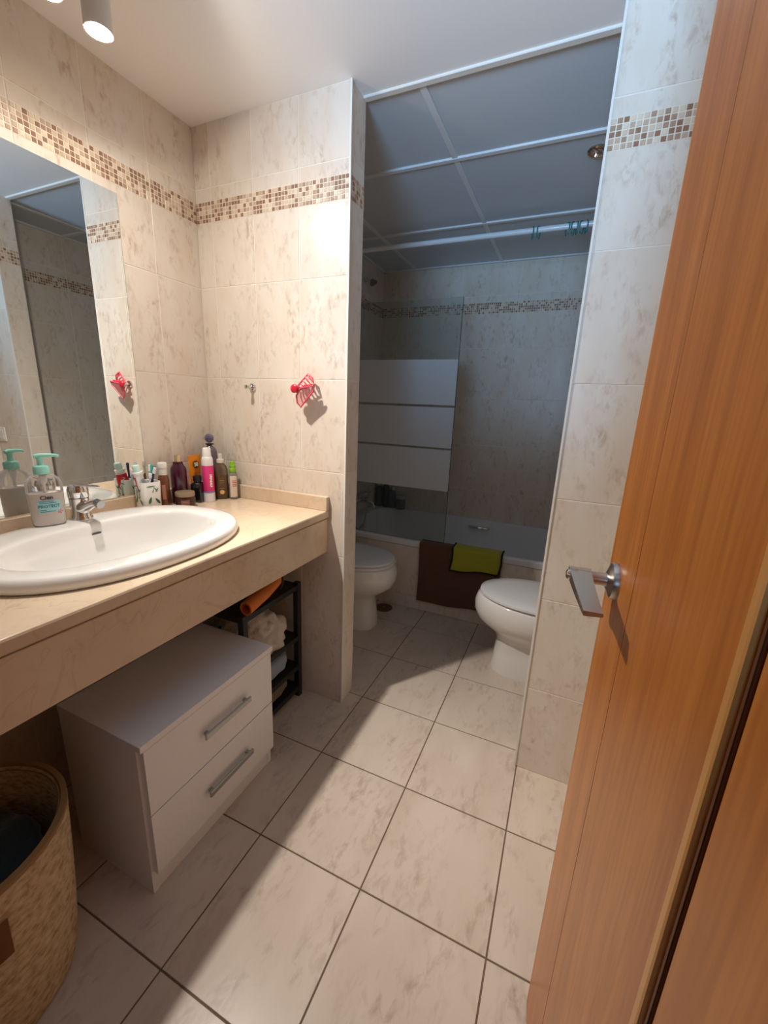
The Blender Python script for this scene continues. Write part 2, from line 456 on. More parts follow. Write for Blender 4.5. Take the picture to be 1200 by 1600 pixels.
# ------------------------------------------------------------------ washbasin
basin = thing('washbasin', 'white oval ceramic drop-in washbasin in the marble worktop', 'basin', (BC[0], BC[1], ZC))
bt = Matrix.Translation((-BC[0], -BC[1], -ZC))
bm = bmesh.new(); N = 72
T = [2*PI*i/N for i in range(N)]
ZR = 0.884
rings = []
for k, z in ((0.985, 0.851), (1.0, 0.855), (1.003, 0.866), (0.992, 0.877), (0.97, 0.8825), (0.95, ZR)):
    rings.append([(*basin_out(t, k), z) for t in T])
for f, z in ((0.3, 0.8842), (0.6, 0.8838), (0.85, 0.8822), (1.0, 0.8800)):
    rings.append([tuple((1-f)*a+f*b for a, b in zip(basin_out(t, 0.95), basin_in(t, 1.03)))+(z,) for t in T])
for k, z in ((1.015, 0.8775), (1.002, 0.8735), (0.992, 0.868), (0.98, 0.859), (0.94, 0.83), (0.88, 0.795), (0.76, 0.762), (0.55, 0.744), (0.3, 0.738), (0.09, 0.735)):
    rings.append([(*basin_in(t, k), z) for t in T])
inner_n = len(rings)
for k, z in ((0.09, 0.72), (0.3, 0.722), (0.56, 0.728), (0.79, 0.748), (0.92, 0.785), (0.985, 0.83)):
    rings.append([(*basin_in(t, k), z) for t in T])
rings.append([(*basin_out(t, 0.87), 0.851) for t in T])
loft(bm, rings+[rings[0]], False, False)
bmesh.ops.remove_doubles(bm, verts=bm.verts, dist=1e-5)
xform(bm, bt); done('bowl', bm, M_ceramic, basin, 175)
bm = lathe(bmesh.new(), [(0.0235, 0.734), (0.0245, 0.738), (0.02, 0.7395), (0.005, 0.7385)], 20, BC[0]+0.004, BC[1]); xform(bm, bt); done('drain', bm, M_chrome, basin, 40)
# small dark maker's mark on the back wall of the bowl
bm = bmesh.new(); bmesh.ops.create_grid(bm, x_segments=6, y_segments=1, size=0.5); xform(bm, Matrix.Diagonal((0.026, 0.006, 1, 1)))
xform(bm, bt @ Matrix.Translation((0.1675, 0.812, 0.852)) @ Matrix(((0, 0.28, 0.96, 0), (1, 0, 0, 0), (0, 0.96, -0.28, 0), (0, 0, 0, 1))))
done('maker_mark', bm, mat('dark_print', lin(60, 60, 62), 0.6), basin)

# ------------------------------------------------------------------ mixer tap
FX, FY = 0.088, 0.822
tap = thing('mixer_tap', 'chrome single-lever mixer tap on the washbasin ledge', 'tap', (FX, FY, ZR))
bm = lathe(bmesh.new(), [(0.030, 0.0), (0.030, 0.004), (0.0265, 0.009), (0.0245, 0.03), (0.025, 0.052), (0.0255, 0.064)], 28); done('body', bm, M_chrome, tap, 50)
bm = bmesh.new(); rings = []
for x, z, w, h in ((0.0, 0.035, 0.021, 0.024), (0.03, 0.040, 0.019, 0.019), (0.052, 0.049, 0.0165, 0.0135), (0.072, 0.056, 0.0145, 0.0115), (0.086, 0.059, 0.0135, 0.0108)):
    rings.append([(x, w*math.cos(2*PI*i/16), z + h*math.sin(2*PI*i/16)) for i in range(16)])
loft(bm, rings); done('spout', bm, M_chrome, tap, 60)
bm = tube(bmesh.new(), [(0.081, 0, 0.060), (0.086, 0, 0.059), (0.101, 0, 0.0555)], [0.0112, 0.0122, 0.0122], 16); done('aerator', bm, mat('dark_chrome', (0.35, 0.35, 0.36), 0.18, 1.0), tap, 40)
bm = lathe(bmesh.new(), [(0.0245, 0.0655), (0.0265, 0.068), (0.0268, 0.09), (0.0235, 0.1), (0.012, 0.104)], 28); lv = done('lever', bm, M_chrome, tap, 50)
bm = bmesh.new(); rings = []
for x, z, w, h in ((-0.018, 0.1, 0.016, 0.004), (0.02, 0.103, 0.0145, 0.0036), (0.06, 0.107, 0.0105, 0.0028), (0.095, 0.109, 0.0075, 0.002), (0.1, 0.109, 0.005, 0.001)):
    rings.append([(x, w*math.cos(2*PI*i/14), z + h*math.sin(2*PI*i/14)) for i in range(14)])
loft(bm, rings); done('handle_blade', bm, M_chrome, lv, 60)
bm = lathe(bmesh.new(), [(0.0243, 0.0635), (0.0243, 0.066)], 28); done('gap_ring', bm, mat('black_seal', (0.01, 0.01, 0.01), 0.5), tap)

# ------------------------------------------------------------------ mirror
mr = thing('wall_mirror', 'large frameless rectangular mirror above the washbasin', 'mirror', (0, 0.6, 0.906))
done('mirror_glass', B(0.0015, 0.0065, -0.5, 0.503, 0.0, 0.952), M_mirror, mr)
done('polished_edge', B(0.0012, 0.0062, 0.503, 0.5042, 0.0, 0.9525), mat('glass_edge', lin(120, 140, 130), 0.2), mr)

# ------------------------------------------------------------------ items on the basin and worktop
# soap dispenser, front faces the camera
sang = math.atan2(0.0936-0.73, 1.3973-0.075) + 0.12
soap = thing('soap_dispenser', 'clear pump bottle of hand soap with mint green pump on the washbasin', 'soap bottle', (0.080, 0.742, ZR), sang + PI/2)
def oval(k, a=0.041, b=0.026, n=2.6, m=40): return [(*sup(a*k, b*k, n, 2*PI*i/m),) for i in range(m)]
def oval_loft(prof, a=0.041, b=0.026, n=2.6, m=40, caps=(True, True)):
    bm = bmesh.new(); return loft(bm, [[(x*kx, y*ky, z) for x, y in oval(1, a, b, n, m)] for kx, ky, z in prof], *caps)
M_clear = clear('clear_plastic', lin(245, 243, 243), 0.04)
bo = done('bottle', oval_loft([(0.86, 0.9, 0.0), (0.93, 0.98, 0.004), (0.96, 1, 0.03), (0.99, 1, 0.07), (1.02, 1, 0.1), (1.0, 0.98, 0.118), (0.88, 0.9, 0.132), (0.6, 0.72, 0.142), (0.36, 0.55, 0.145), (0.34, 0.54, 0.15)]), M_clear, soap, 50)
done('soap', oval_loft([(0.82, 0.85, 0.002), (0.9, 0.94, 0.006), (0.93, 0.96, 0.03), (0.96, 0.96, 0.07), (0.985, 0.96, 0.092), (0.985, 0.96, 0.093)]), mat('milky_soap', lin(244, 238, 232), 0.3, Subsurface_Weight=0.7, Subsurface_Radius=(0.03, 0.028, 0.025)), soap, 50)
M_mint = mat('mint_plastic', lin(150, 214, 200), 0.35)
co = done('collar', lathe(bmesh.new(), [(0.0185, 0.146), (0.0185, 0.162), (0.0165, 0.167), (0.008, 0.17)], 24), M_mint, soap, 40)
pu = done('pump', lathe(bmesh.new(), [(0.007, 0.169), (0.007, 0.185), (0.0085, 0.188), (0.0085, 0.192)], 16), M_mint, soap, 40)
bm = tube(bmesh.new(), [(-0.012, 0, 0.194), (0.0, 0, 0.1955), (0.02, 0, 0.196), (0.036, 0, 0.1945), (0.043, 0, 0.192)], [0.005, 0.0068, 0.0052, 0.0045, 0.0038], 12); done('nozzle', bm, M_mint, pu, 50)
done('dip_tube', lathe(bmesh.new(), [(0.004, 0.09), (0.004, 0.115), (0.0095, 0.125), (0.0095, 0.145)], 14), mat('milk_plastic', lin(235, 228, 228), 0.4), soap, 40)
# printed label on the front (local -y)
def soap_front(bm, off=0.0006):
    for v in bm.verts:
        x = v.co.x; q = 1-abs(min(abs(x)/0.0405, 0.985))**2.6
        v.co = Vector((x, -0.0260*q**(1/2.6)-off, v.co.y))
    return bm
def grid_patch(w, h, nx=12, ny=1):
    bm = bmesh.new(); bmesh.ops.create_grid(bm, x_segments=nx, y_segments=ny, size=0.5)
    for v in bm.verts: v.co = Vector((v.co.x*w, v.co.y*h, 0))
    return bm
bm = xform(grid_patch(0.05, 0.034), Matrix.Translation((0.002, 0.057, 0))); lb = done('label_panel', soap_front(bm, 0.0005), mat('label_blue', lin(160, 206, 210), 0.5), soap)
bm = xform(text_bm('Cien', 0.0155, 1.0, 0.0004), Matrix.Translation((-0.002, 0.082, 0))); done('brand_lettering', soap_front(bm, 0.0009), mat('print_black', lin(40, 40, 50), 0.6), lb)
bm = xform(text_bm('PROTECT', 0.0112, 1.0, 0.0004), Matrix.Translation((0.001, 0.0575, 0))); done('name_lettering', soap_front(bm, 0.0011), mat('print_teal', lin(52, 122, 140), 0.6), lb)
bm = bmesh.new()
for zz, w in ((0.0712, 0.032), (0.0672, 0.038), (0.0475, 0.014), (0.0430, 0.034)):
    g = xform(grid_patch(w, 0.0018, 8), Matrix.Translation((-0.020+w/2, zz, 0))); me = bpy.data.meshes.new('t'); g.to_mesh(me); g.free(); bm.from_mesh(me); bpy.data.meshes.remove(me)
done('small_print', soap_front(bm, 0.0011), MATS['print_teal'], lb)
bm = bmesh.new()
for k in range(5):
    a = 2*PI*k/5
    vs = [bm.verts.new((0.024+0.0075*r*math.cos(a+d), 0.040+0.0075*r*math.sin(a+d), 0)) for r, d in ((0.1, 0), (0.7, -0.4), (1, 0), (0.7, 0.4))]
    bm.faces.new(vs)
done('flower_print', soap_front(bm, 0.001), mat('print_pink', lin(232, 140, 140), 0.6), lb)

# toothbrush cup
cup = thing('toothbrush_cup', 'white cup with green leaf print holding toothbrushes and toothpaste', 'cup', (0.057, 1.068, ZC))
def sq_ring(r, z, n=4.5, m=36, rot=0.0):
    out = []
    for i in range(m):
        x, y = sup(r, r, n, 2*PI*i/m); out.append((x*math.cos(rot)-y*math.sin(rot), x*math.sin(rot)+y*math.cos(rot), z))
    return out
RC = -0.15
bm = loft(bmesh.new(), [sq_ring(r, z, rot=RC) for r, z in ((0.031, 0), (0.0325, 0.003), (0.035, 0.107), (0.0345, 0.1085), (0.0325, 0.107), (0.030, 0.006))], True, True)
cb = done('cup_body', bm, mat('cup_white', lin(238, 236, 230), 0.35), cup, 40)
M_leaf = mat('leaf_print', lin(96, 140, 100), 0.6); M_leaf2 = mat('leaf_print_dark', lin(58, 104, 72), 0.6)
def leaf(cx, cz, ang, L, Wd, face, m):
    bm = bmesh.new(); pts = []
    for t in range(9):
        s = t/8; pts.append((s*L-L/2, Wd*math.sin(PI*s**0.8)))
    for t in range(7, 0, -1):
        s = t/8; pts.append((s*L-L/2, -Wd*math.sin(PI*s**0.8)))
    vs = []
    for x, y in pts:
        X = cx + x*math.cos(ang)-y*math.sin(ang); Z = cz + x*math.sin(ang)+y*math.cos(ang)
        r = 0.0322+0.0028*Z/0.107+0.0006
        if face == '+x': p = (r, X, Z)
        elif face == '-y': p = (X, -r, Z)
        elif face == '-x': p = (-r, -X, Z)
        else: p = (-X, r, Z)
        vs.append(bm.verts.new((p[0]*math.cos(RC)-p[1]*math.sin(RC), p[0]*math.sin(RC)+p[1]*math.cos(RC), p[2])))
    bm.faces.new(vs)
    done('leaf_print', bm, m, cb)
for face in ('+x', '-y', '-x', '+y'):
    for (cx, cz, an, L, wd) in ((-0.006, 0.094, 0.05, 0.034, 0.0022), (0.008, 0.084, 2.3, 0.024, 0.002), (0.014, 0.08, 0.9, 0.02, 0.002), (0.0, 0.078, 1.3, 0.018, 0.0018), (-0.012, 0.045, 1.25, 0.028, 0.0048), (0.014, 0.04, 2.2, 0.028, 0.0048), (0.0, 0.018, 0.3, 0.02, 0.003)):
        leaf(cx, cz, an, L, wd, face, random.choice([M_leaf, M_leaf2]))
for face in ('-x', '-y'):
    for k in range(6):
        for sg in (-1, 1): leaf(sg*0.008, 0.055+0.006*k, sg*0.5 if sg > 0 else PI-0.5, 0.018-0.002*k, 0.0018, face, M_leaf2)
# toothpaste tube: red side towards the mirror
tp = thing('toothpaste_tube', 'toothpaste tube with red and white print standing in the leaf cup', 'toothpaste', (0.057-0.004, 1.068-0.006, ZC+0.03))
tp.scale = (1.12, 1.12, 1.1); tp.rotation_euler = (math.radians(11), math.radians(-4), math.radians(20))
def tp_rings(off=0.0):
    return [[((0.0085*k+off)*math.sin(2*PI*i/24), (w+off)*math.cos(2*PI*i/24), z) for i in range(24)] for k, w, z in ((0.15, 0.018, 0.0), (0.7, 0.0175, 0.03), (1.2, 0.0165, 0.07), (1.4, 0.0145, 0.092), (1.45, 0.0128, 0.1))]
done('tube_body', loft(bmesh.new(), tp_rings()), mat('tube_white', lin(228, 228, 232), 0.3), tp, 60)
bm = bmesh.new(); R = [[bm.verts.new(p) for p in r] for r in tp_rings(0.0007)]
for a, b in zip(R[:4], R[1:4]):
    for i in range(12, 24):
        j = (i+1) % 24; bm.faces.new((a[i], a[j], b[j], b[i]))
done('red_print', bm, mat('print_red', lin(205, 24, 34), 0.3), tp, 60)
done('white_script', tube(bmesh.new(), [(-0.0118-0.0008*math.sin(k), 0.004*math.sin(k*1.9)+0.001, 0.03+0.0034*k) for k in range(16)], 0.0012, 6), MATS['tube_white'], tp, 60)
bm = bmesh.new()
for k in range(5):
    y = -0.008+0.004*k
    vs = [bm.verts.new((0.0118, y-0.0008, 0.03)), bm.verts.new((0.0118, y+0.0008, 0.03)), bm.verts.new((0.0125, y+0.0008, 0.084)), bm.verts.new((0.0125, y-0.0008, 0.084))]; bm.faces.new(vs)
done('grey_print', bm, mat('print_grey', lin(120, 124, 140), 0.6), tp)
done('shoulder', lathe(bmesh.new(), [(0.0135, 0.099), (0.0145, 0.102), (0.0145, 0.106), (0.011, 0.108)], 20), M_white_pl, tp, 40)
done('cap', lathe(bmesh.new(), [(0.011, 0.107), (0.0105, 0.126), (0.009, 0.128)], 20), mat('pale_mint', lin(206, 232, 224), 0.35), tp, 40)
def toothbrush(loc, rot, col, label, L=0.158):
    t = thing('toothbrush', label, 'toothbrush', loc, group='toothbrushes in the leaf cup'); t.rotation_euler = rot
    done('handle', tube(bmesh.new(), [(0, 0, 0), (0, 0.0015, 0.03), (0, 0, L*0.55), (0, -0.001, L*0.72), (0, 0, L*0.84), (0, 0, L*0.98), (0, 0, L)], [0.0035, 0.0052, 0.0055, 0.0034, 0.0042, 0.0055, 0.003], 10), mat('brush_'+label.split()[0], col, 0.3), t, 60)
    done('grip', tube(bmesh.new(), [(0.0012, 0, 0.02), (0.0016, 0, 0.08), (0.0012, 0, 0.1)], [0.004, 0.0052, 0.004], 8), M_white_pl, t, 60)
    done('bristles', B(-0.0105, -0.002, -0.0045, 0.0045, L*0.84, L*0.985, 0.0015, 1), mat('bristle', lin(236, 238, 236), 0.8), t)
    return t
toothbrush((0.053, 1.078, ZC+0.008), (math.radians(-7), math.radians(3), 0.6), lin(54, 170, 164), 'teal toothbrush leaning in the leaf cup')
toothbrush((0.044, 1.067, ZC+0.008), (math.radians(13), math.radians(-7), 2.6), lin(40, 44, 84), 'navy toothbrush leaning toward the mirror in the leaf cup')
toothbrush((0.069, 1.072, ZC+0.008), (math.radians(9), math.radians(4), 3.6), lin(235, 236, 238), 'white toothbrush sunk low in the leaf cup', 0.128)

def lab_arc(r, ang, w, z0, z1, m, parent, name='label_print', off=0.0006, cx=0, cy=0):
    bm = grid_patch(w, z1-z0, 10); wrap(bm, r, ang, (z0+z1)/2, cx, cy, off)
    return done(name, bm, m, parent, 60)
VA = math.atan2(0.0936-1.25, 1.3973-0.09)        # direction of the camera seen from the bottles
M_gold = mat('pale_gold', (0.75, 0.62, 0.45), 0.25, 1.0)
# brown squeeze bottle with white cap
t = thing('brown_bottle', 'brown cosmetic bottle with white cap beside the leaf cup', 'bottle', (0.046, 1.142, ZC))
done('bottle_body', lathe(bmesh.new(), [(0.0175, 0), (0.019, 0.003), (0.019, 0.1), (0.016, 0.115), (0.012, 0.12)], 24), mat('brown_translucent', lin(116, 66, 46), 0.2, Coat_Weight=0.3), t, 40)
done('cap', lathe(bmesh.new(), [(0.0155, 0.12), (0.0155, 0.145), (0.0165, 0.1455), (0.0165, 0.163), (0.014, 0.166)], 24), mat('cap_offwhite', lin(226, 220, 212), 0.4), t, 40)
lab_arc(0.019, VA, 0.012, 0.03, 0.085, mat('label_rose', lin(180, 120, 100), 0.5), t)
# purple bottle with gold pump cap
t = thing('purple_bottle', 'dark purple bottle with square gold cap behind the cream jar', 'bottle', (0.05, 1.207, ZC))
done('bottle_body', oval_loft([(0.93, 0.93, 0), (1, 1, 0.004), (1, 1, 0.128), (0.92, 0.92, 0.14), (0.62, 0.66, 0.152), (0.6, 0.64, 0.158)], 0.027, 0.027, 2.4), mat('aubergine', lin(66, 18, 42), 0.15, Coat_Weight=0.4), t, 45)
done('cap', B(-0.0085, 0.0085, -0.0085, 0.0085, 0.159, 0.188, 0.002), M_gold, t)
done('neck', lathe(bmesh.new(), [(0.0175, 0.158), (0.0165, 0.162)], 20), mat('aubergine_dark', lin(40, 14, 28), 0.3), t)
lab_arc(0.027, VA, 0.014, 0.094, 0.097, mat('print_mauve', lin(190, 140, 165), 0.5), t, 'lettering_line')
# jar
t = thing('cream_jar', 'squat dark brown jar with beige metal lid at the basin edge', 'jar', (0.112, 1.176, ZC))
done('jar_body', lathe(bmesh.new(), [(0.031, 0), (0.0345, 0.004), (0.0345, 0.036), (0.032, 0.042)], 28), mat('brown_glass', lin(58, 28, 22), 0.12, Coat_Weight=0.4), t, 40)
done('lid', lathe(bmesh.new(), [(0.034, 0.043), (0.0345, 0.045), (0.0345, 0.056), (0.033, 0.0585), (0.02, 0.059)], 28), mat('lid_beige', lin(168, 148, 122), 0.3, 0.4), t, 40)
lp = lab_arc(0.0345, VA, 0.034, 0.006, 0.034, mat('label_brown', lin(110, 62, 50), 0.5), t)
for zz in (0.011, 0.017, 0.023, 0.028): lab_arc(0.0345, VA, 0.026, zz, zz+0.0018, mat('print_peach', lin(196, 150, 130), 0.6), t, 'lettering_line', 0.001)
# black bottle
t = thing('black_bottle', 'small square black perfume bottle in front of the orange tube', 'bottle', (0.086, 1.26, ZC), 0.35)
done('bottle_body', B(-0.021, 0.021, -0.021, 0.021, 0, 0.075, 0.005, 3), mat('black_gloss', lin(22, 22, 24), 0.12, Coat_Weight=0.5), t, 60)
done('shoulder', loft(bmesh.new(), [sq_ring(r, z, 5) for r, z in ((0.0195, 0.0745), (0.011, 0.082), (0.011, 0.085))]), MATS['black_gloss'], t, 40)
done('cap', lathe(bmesh.new(), [(0.0155, 0.085), (0.016, 0.086), (0.016, 0.103), (0.015, 0.105)], 24), mat('black_matt', lin(18, 18, 20), 0.5), t, 40)
# orange sunscreen tube
t = thing('sunscreen_tube', 'orange sunscreen tube marked 50 behind the black bottle', 'tube', (0.043, 1.291, ZC), 0.1)
def flat_tube(name, w0, w1, d0, h, cap_h, cap_r, mbody, mcap, t):
    rings = []
    for s in (0, 0.1, 0.3, 0.6, 0.85, 1.0):
        w = w0+(w1-w0)*s; d = d0*(1-s)+0.0015*s
        rings.append([(d*math.sin(2*PI*i/28), w*math.cos(2*PI*i/28), cap_h+(h-cap_h)*s) for i in range(28)])
    body = done(name, loft(bmesh.new(), rings), mbody, t, 50)
    done('crimp', B(-0.0015, 0.0015, -w1, w1, h-0.006, h+0.004), mbody, t)
    done('cap', lathe(bmesh.new(), [(cap_r, 0), (cap_r, cap_h-0.002), (cap_r*0.95, cap_h)], 24), mcap, t, 40)
    return body
M_or = mat('orange_plastic', lin(244, 150, 32), 0.3)
flat_tube('tube_body', 0.022, 0.034, 0.0155, 0.175, 0.035, 0.019, M_or, mat('orange_dark', lin(226, 118, 20), 0.35), t)
bm = bmesh.new(); bmesh.ops.create_circle(bm, cap_ends=True, segments=28, radius=0.0155)
def face_x(bm, x, y, z): return xform(bm, Matrix.Translation((x, y, z)) @ Matrix(((0, 0, 1, 0), (1, 0, 0, 0), (0, 1, 0, 0), (0, 0, 0, 1))) )
tl = Matrix.Rotation(math.radians(-5.5), 4, 'Y')
rd = done('factor_roundel', xform(face_x(bm, 0, 0, 0), Matrix.Translation((0.0105, -0.004, 0.143)) @ tl), mat('roundel_brown', lin(92, 48, 26), 0.5), t)
bm = text_bm('50', 0.021, 0.95, 0.0008); done('factor_number', xform(face_x(bm, 0, 0, 0), Matrix.Translation((0.0112, -0.004, 0.143)) @ tl), mat('print_white', lin(250, 248, 240), 0.6), rd)
bm = grid_patch(0.03, 0.014, 4); done('brown_panel', xform(face_x(bm, 0, 0, 0), Matrix.Translation((0.0128, -0.004, 0.105)) @ tl), mat('panel_ochre', lin(178, 96, 10), 0.5), t)
# peach tube
t = thing('peach_tube', 'small pale peach tube between purple and black bottles', 'tube', (0.042, 1.2475, ZC), 0.1)
flat_tube('tube_body', 0.012, 0.0145, 0.011, 0.106, 0.02, 0.011, mat('peach_plastic', lin(238, 186, 160), 0.4), mat('peach_cap', lin(240, 214, 196), 0.4), t)
# pink spray can
t = thing('pink_spray_can', 'tall pink and white spray can with white cap', 'spray can', (0.112, 1.291, ZC))
done('can_body', lathe(bmesh.new(), [(0.0205, 0), (0.0215, 0.002), (0.0215, 0.145)], 30), mat('can_pink', lin(236, 62, 140), 0.25), t, 40)
done('white_base_band', lathe(bmesh.new(), [(0.0218, 0.001), (0.0219, 0.036)], 30, cap0=False, cap1=False), mat('can_white', lin(238, 232, 236), 0.3), t, 40)
done('blue_stripe', lathe(bmesh.new(), [(0.0219, 0.036), (0.0219, 0.042)], 30, cap0=False, cap1=False), mat('can_blue', lin(130, 140, 206), 0.3), t, 40)
done('shoulder', lathe(bmesh.new(), [(0.0213, 0.145), (0.0215, 0.146), (0.0212, 0.168), (0.019, 0.177), (0.0165, 0.18)], 30), M_white_pl, t, 40)
done('cap', lathe(bmesh.new(), [(0.0165, 0.18), (0.0145, 0.211), (0.012, 0.214)], 30), M_white_pl, t, 40)
bm = bmesh.new()
for k, (w_, h_) in enumerate(((0.010, 0.0032), (0.0085, 0.0055), (0.010, 0.0045), (0.007, 0.0052), (0.0095, 0.0048), (0.0085, 0.0056), (0.0098, 0.0045), (0.0085, 0.005))):
    g = xform(grid_patch(w_, h_, 4), Matrix.Translation(((k % 2)*0.0006, 0.0235-0.0066*k, 0))); me = bpy.data.meshes.new('t'); g.to_mesh(me); g.free(); bm.from_mesh(me); bpy.data.meshes.remove(me)
wrap(bm, 0.0215, VA+0.42, 0.086); done('lettering_blocks', bm, MATS['print_white'], t)
# lilac perfume flask
t = thing('perfume_flask', 'grey lilac perfume flask with faceted ball stopper in the corner', 'perfume', (0.056, 1.361, ZC))
M_lil = mat('lilac_glass', lin(104, 92, 104), 0.12, Coat_Weight=0.5)
done('flask_body', lathe(bmesh.new(), [(0.024, 0), (0.031, 0.01), (0.034, 0.06), (0.0335, 0.11), (0.03, 0.155), (0.027, 0.175), (0.0275, 0.19), (0.022, 0.204), (0.011, 0.212), (0.01, 0.216)], 30), M_lil, t, 50)
done('neck_ring', lathe(bmesh.new(), [(0.011, 0.216), (0.0165, 0.2185), (0.0165, 0.222), (0.009, 0.224)], 24), mat('neck_dark', lin(66, 58, 66), 0.25, 0.5), t, 40)
bm = bmesh.new(); bmesh.ops.create_icosphere(bm, subdivisions=2, radius=0.0185); xform(bm, Matrix.Translation((0, 0, 0.244))); done('stopper', bm, mat('stopper_lilac', lin(92, 88, 116), 0.08, Coat_Weight=0.6), t)
# amber bottle
t = thing('amber_bottle', 'oval amber perfume bottle with clear spray top', 'bottle', (0.119, 1.352, ZC), VA + PI/2)
done('amber_liquid', oval_loft([(0.88, 0.88, 0.004), (0.95, 0.94, 0.01), (0.95, 0.94, 0.095), (0.95, 0.94, 0.096)], 0.0255, 0.014, 2.8), mat('amber_perfume', lin(150, 92, 30), 0.2), t, 45)
done('bottle_glass', oval_loft([(0.92, 0.94, 0), (1, 1, 0.003), (1, 1, 0.12), (0.8, 0.9, 0.138), (0.4, 0.6, 0.148), (0.38, 0.58, 0.152)], 0.0255, 0.0145, 2.8), clear('amber_glass', lin(150, 130, 100), 0.25), t, 45)
done('spray_top', lathe(bmesh.new(), [(0.0155, 0.15), (0.015, 0.164), (0.009, 0.166), (0.008, 0.184), (0.006, 0.186)], 24), mat('frosted_top', lin(214, 208, 198), 0.25), t, 40)
def amb_front(bm, z):
    for v in bm.verts: v.co = Vector((v.co.x, -0.0152, z+v.co.y))
    return bm
bm = bmesh.new(); bmesh.ops.create_circle(bm, cap_ends=True, segments=24, radius=0.009); done('gold_emblem', amb_front(bm, 0.03), mat('print_gold', lin(230, 190, 120), 0.5), t)
for zz in (0.046, 0.068, 0.078): done('lettering_line', amb_front(grid_patch(0.018, 0.0016, 2), zz), mat('print_sand', lin(208, 164, 104), 0.5), t)
# green capped spray
t = thing('green_cap_spray', 'slim clear spray bottle with lime green pump by the splashback end', 'spray bottle', (0.157, 1.377, ZC))
done('bottle_body', lathe(bmesh.new(), [(0.0165, 0), (0.0178, 0.003), (0.0178, 0.1), (0.014, 0.11), (0.0105, 0.113)], 24), clear('grey_glass', lin(170, 168, 150), 0.45), t, 40)
M_lime = mat('lime_plastic', lin(134, 190, 36), 0.3)
done('pump', lathe(bmesh.new(), [(0.0135, 0.113), (0.0145, 0.114), (0.0145, 0.126), (0.0115, 0.129), (0.0125, 0.132), (0.0125, 0.14), (0.009, 0.143), (0.0095, 0.153), (0.007, 0.157)], 22), M_lime, t, 40)
lab_arc(0.0178, VA, 0.03, 0.01, 0.098, mat('label_cream', lin(226, 212, 196), 0.5), t)
for zz in (0.062, 0.07, 0.055, 0.076): lab_arc(0.0178, VA+0.2, 0.017, zz, zz+0.003, mat('print_brick', lin(190, 100, 84), 0.6), t, 'lettering_line', 0.001)

# ------------------------------------------------------------------ hooks and hair claw
def hook(x, label):
    t = thing('wall_hook', label, 'hook', (x, YP-0.0002, 1.30), group='chrome hooks on the partition')
    bm = lathe(bmesh.new(), [(0.0165, 0), (0.0165, 0.004), (0.0135, 0.008), (0.007, 0.0095)], 28); xform(bm, Matrix.Rotation(PI/2, 4, 'X')); done('rose', bm, M_chrome, t, 40)
    bm = lathe(bmesh.new(), [(0.0062, 0.008), (0.0055, 0.025), (0.0062, 0.031), (0.0088, 0.034), (0.0088, 0.039), (0.006, 0.041)], 20); xform(bm, Matrix.Rotation(PI/2, 4, 'X')); done('peg', bm, M_chrome, t, 40)
    return t
hook(0.239, 'bare round chrome wall hook on the cream tiles')
hook(0.488, 'round chrome wall hook carrying the pink hair claw')
claw = thing('hair_claw', 'pink openwork plastic hair claw hanging on the wall hook', 'hair claw', (0.505, YP-0.030, 1.292))
M_pink = mat('pink_plastic', lin(222, 84, 106), 0.25); M_red = mat('red_plastic', lin(206, 36, 58), 0.25)
def cpt(px, pz, y=0.0): return Vector(((px-475)/362, y, (610-pz)/362))     # outline measured on the wall plane, metres
def claw_jaw(outline, teeth, ys, film):
    """one jaw: a tubular rim, teeth across it and a thin clear web"""
    bm = bmesh.new(); P = [cpt(x, z, y) for (x, z), y in zip(outline, ys)]
    tube(bm, P+[P[0], P[1]], 0.0033, 8)
    for a_, b_ in teeth:
        A_, B_ = cpt(*a_), cpt(*b_); tube(bm, [A_, (A_+B_)/2+Vector((0, -0.006, 0)), B_], [0.003, 0.0028, 0.002], 6)
    j = done('jaw', bm, M_pink, claw, 60)
    bm = bmesh.new(); vs = [bm.verts.new(p) for p in P]; bm.faces.new(vs); bmesh.ops.triangulate(bm, faces=bm.faces[:])
    bmesh.ops.solidify(bm, geom=bm.faces[:], thickness=0.0012)
    if film: done('web', bm, clear('pink_film', lin(250, 190, 190), 0.16), j)
    else: bm.free()
claw_jaw([(464, 617), (472, 607), (492, 604), (490, 611), (480, 621), (470, 631), (465, 626)], [((468, 612), (472, 627)), ((471, 609), (476, 623)), ((476, 608), (480, 620)), ((481, 607), (484, 616)), ((486, 606), (488, 612))], [-0.012, -0.016, -0.018, -0.014, -0.01, -0.008, -0.01], True)
claw_jaw([(463, 606), (470, 598), (479, 589), (485, 594), (488, 602), (473, 606)], [((468, 601), (475, 606)), ((472, 597), (480, 604)), ((476, 593), (484, 602)), ((480, 590), (487, 599))], [-0.004, 0.0, 0.004, 0.006, 0.002, -0.004], False)
bm = bmesh.new(); bmesh.ops.create_uvsphere(bm, u_segments=18, v_segments=12, radius=0.0165); xform(bm, Matrix.Translation(cpt(463.5, 608, -0.022)) @ Matrix.Diagonal((1, 0.45, 0.95, 1))); done('thumb_press', bm, M_red, claw, 60)
done('spring_bar', tube(bmesh.new(), [cpt(464, 612, -0.014), cpt(476, 605, -0.010), cpt(488, 603, -0.01)], 0.0048, 10), M_red, claw, 50)

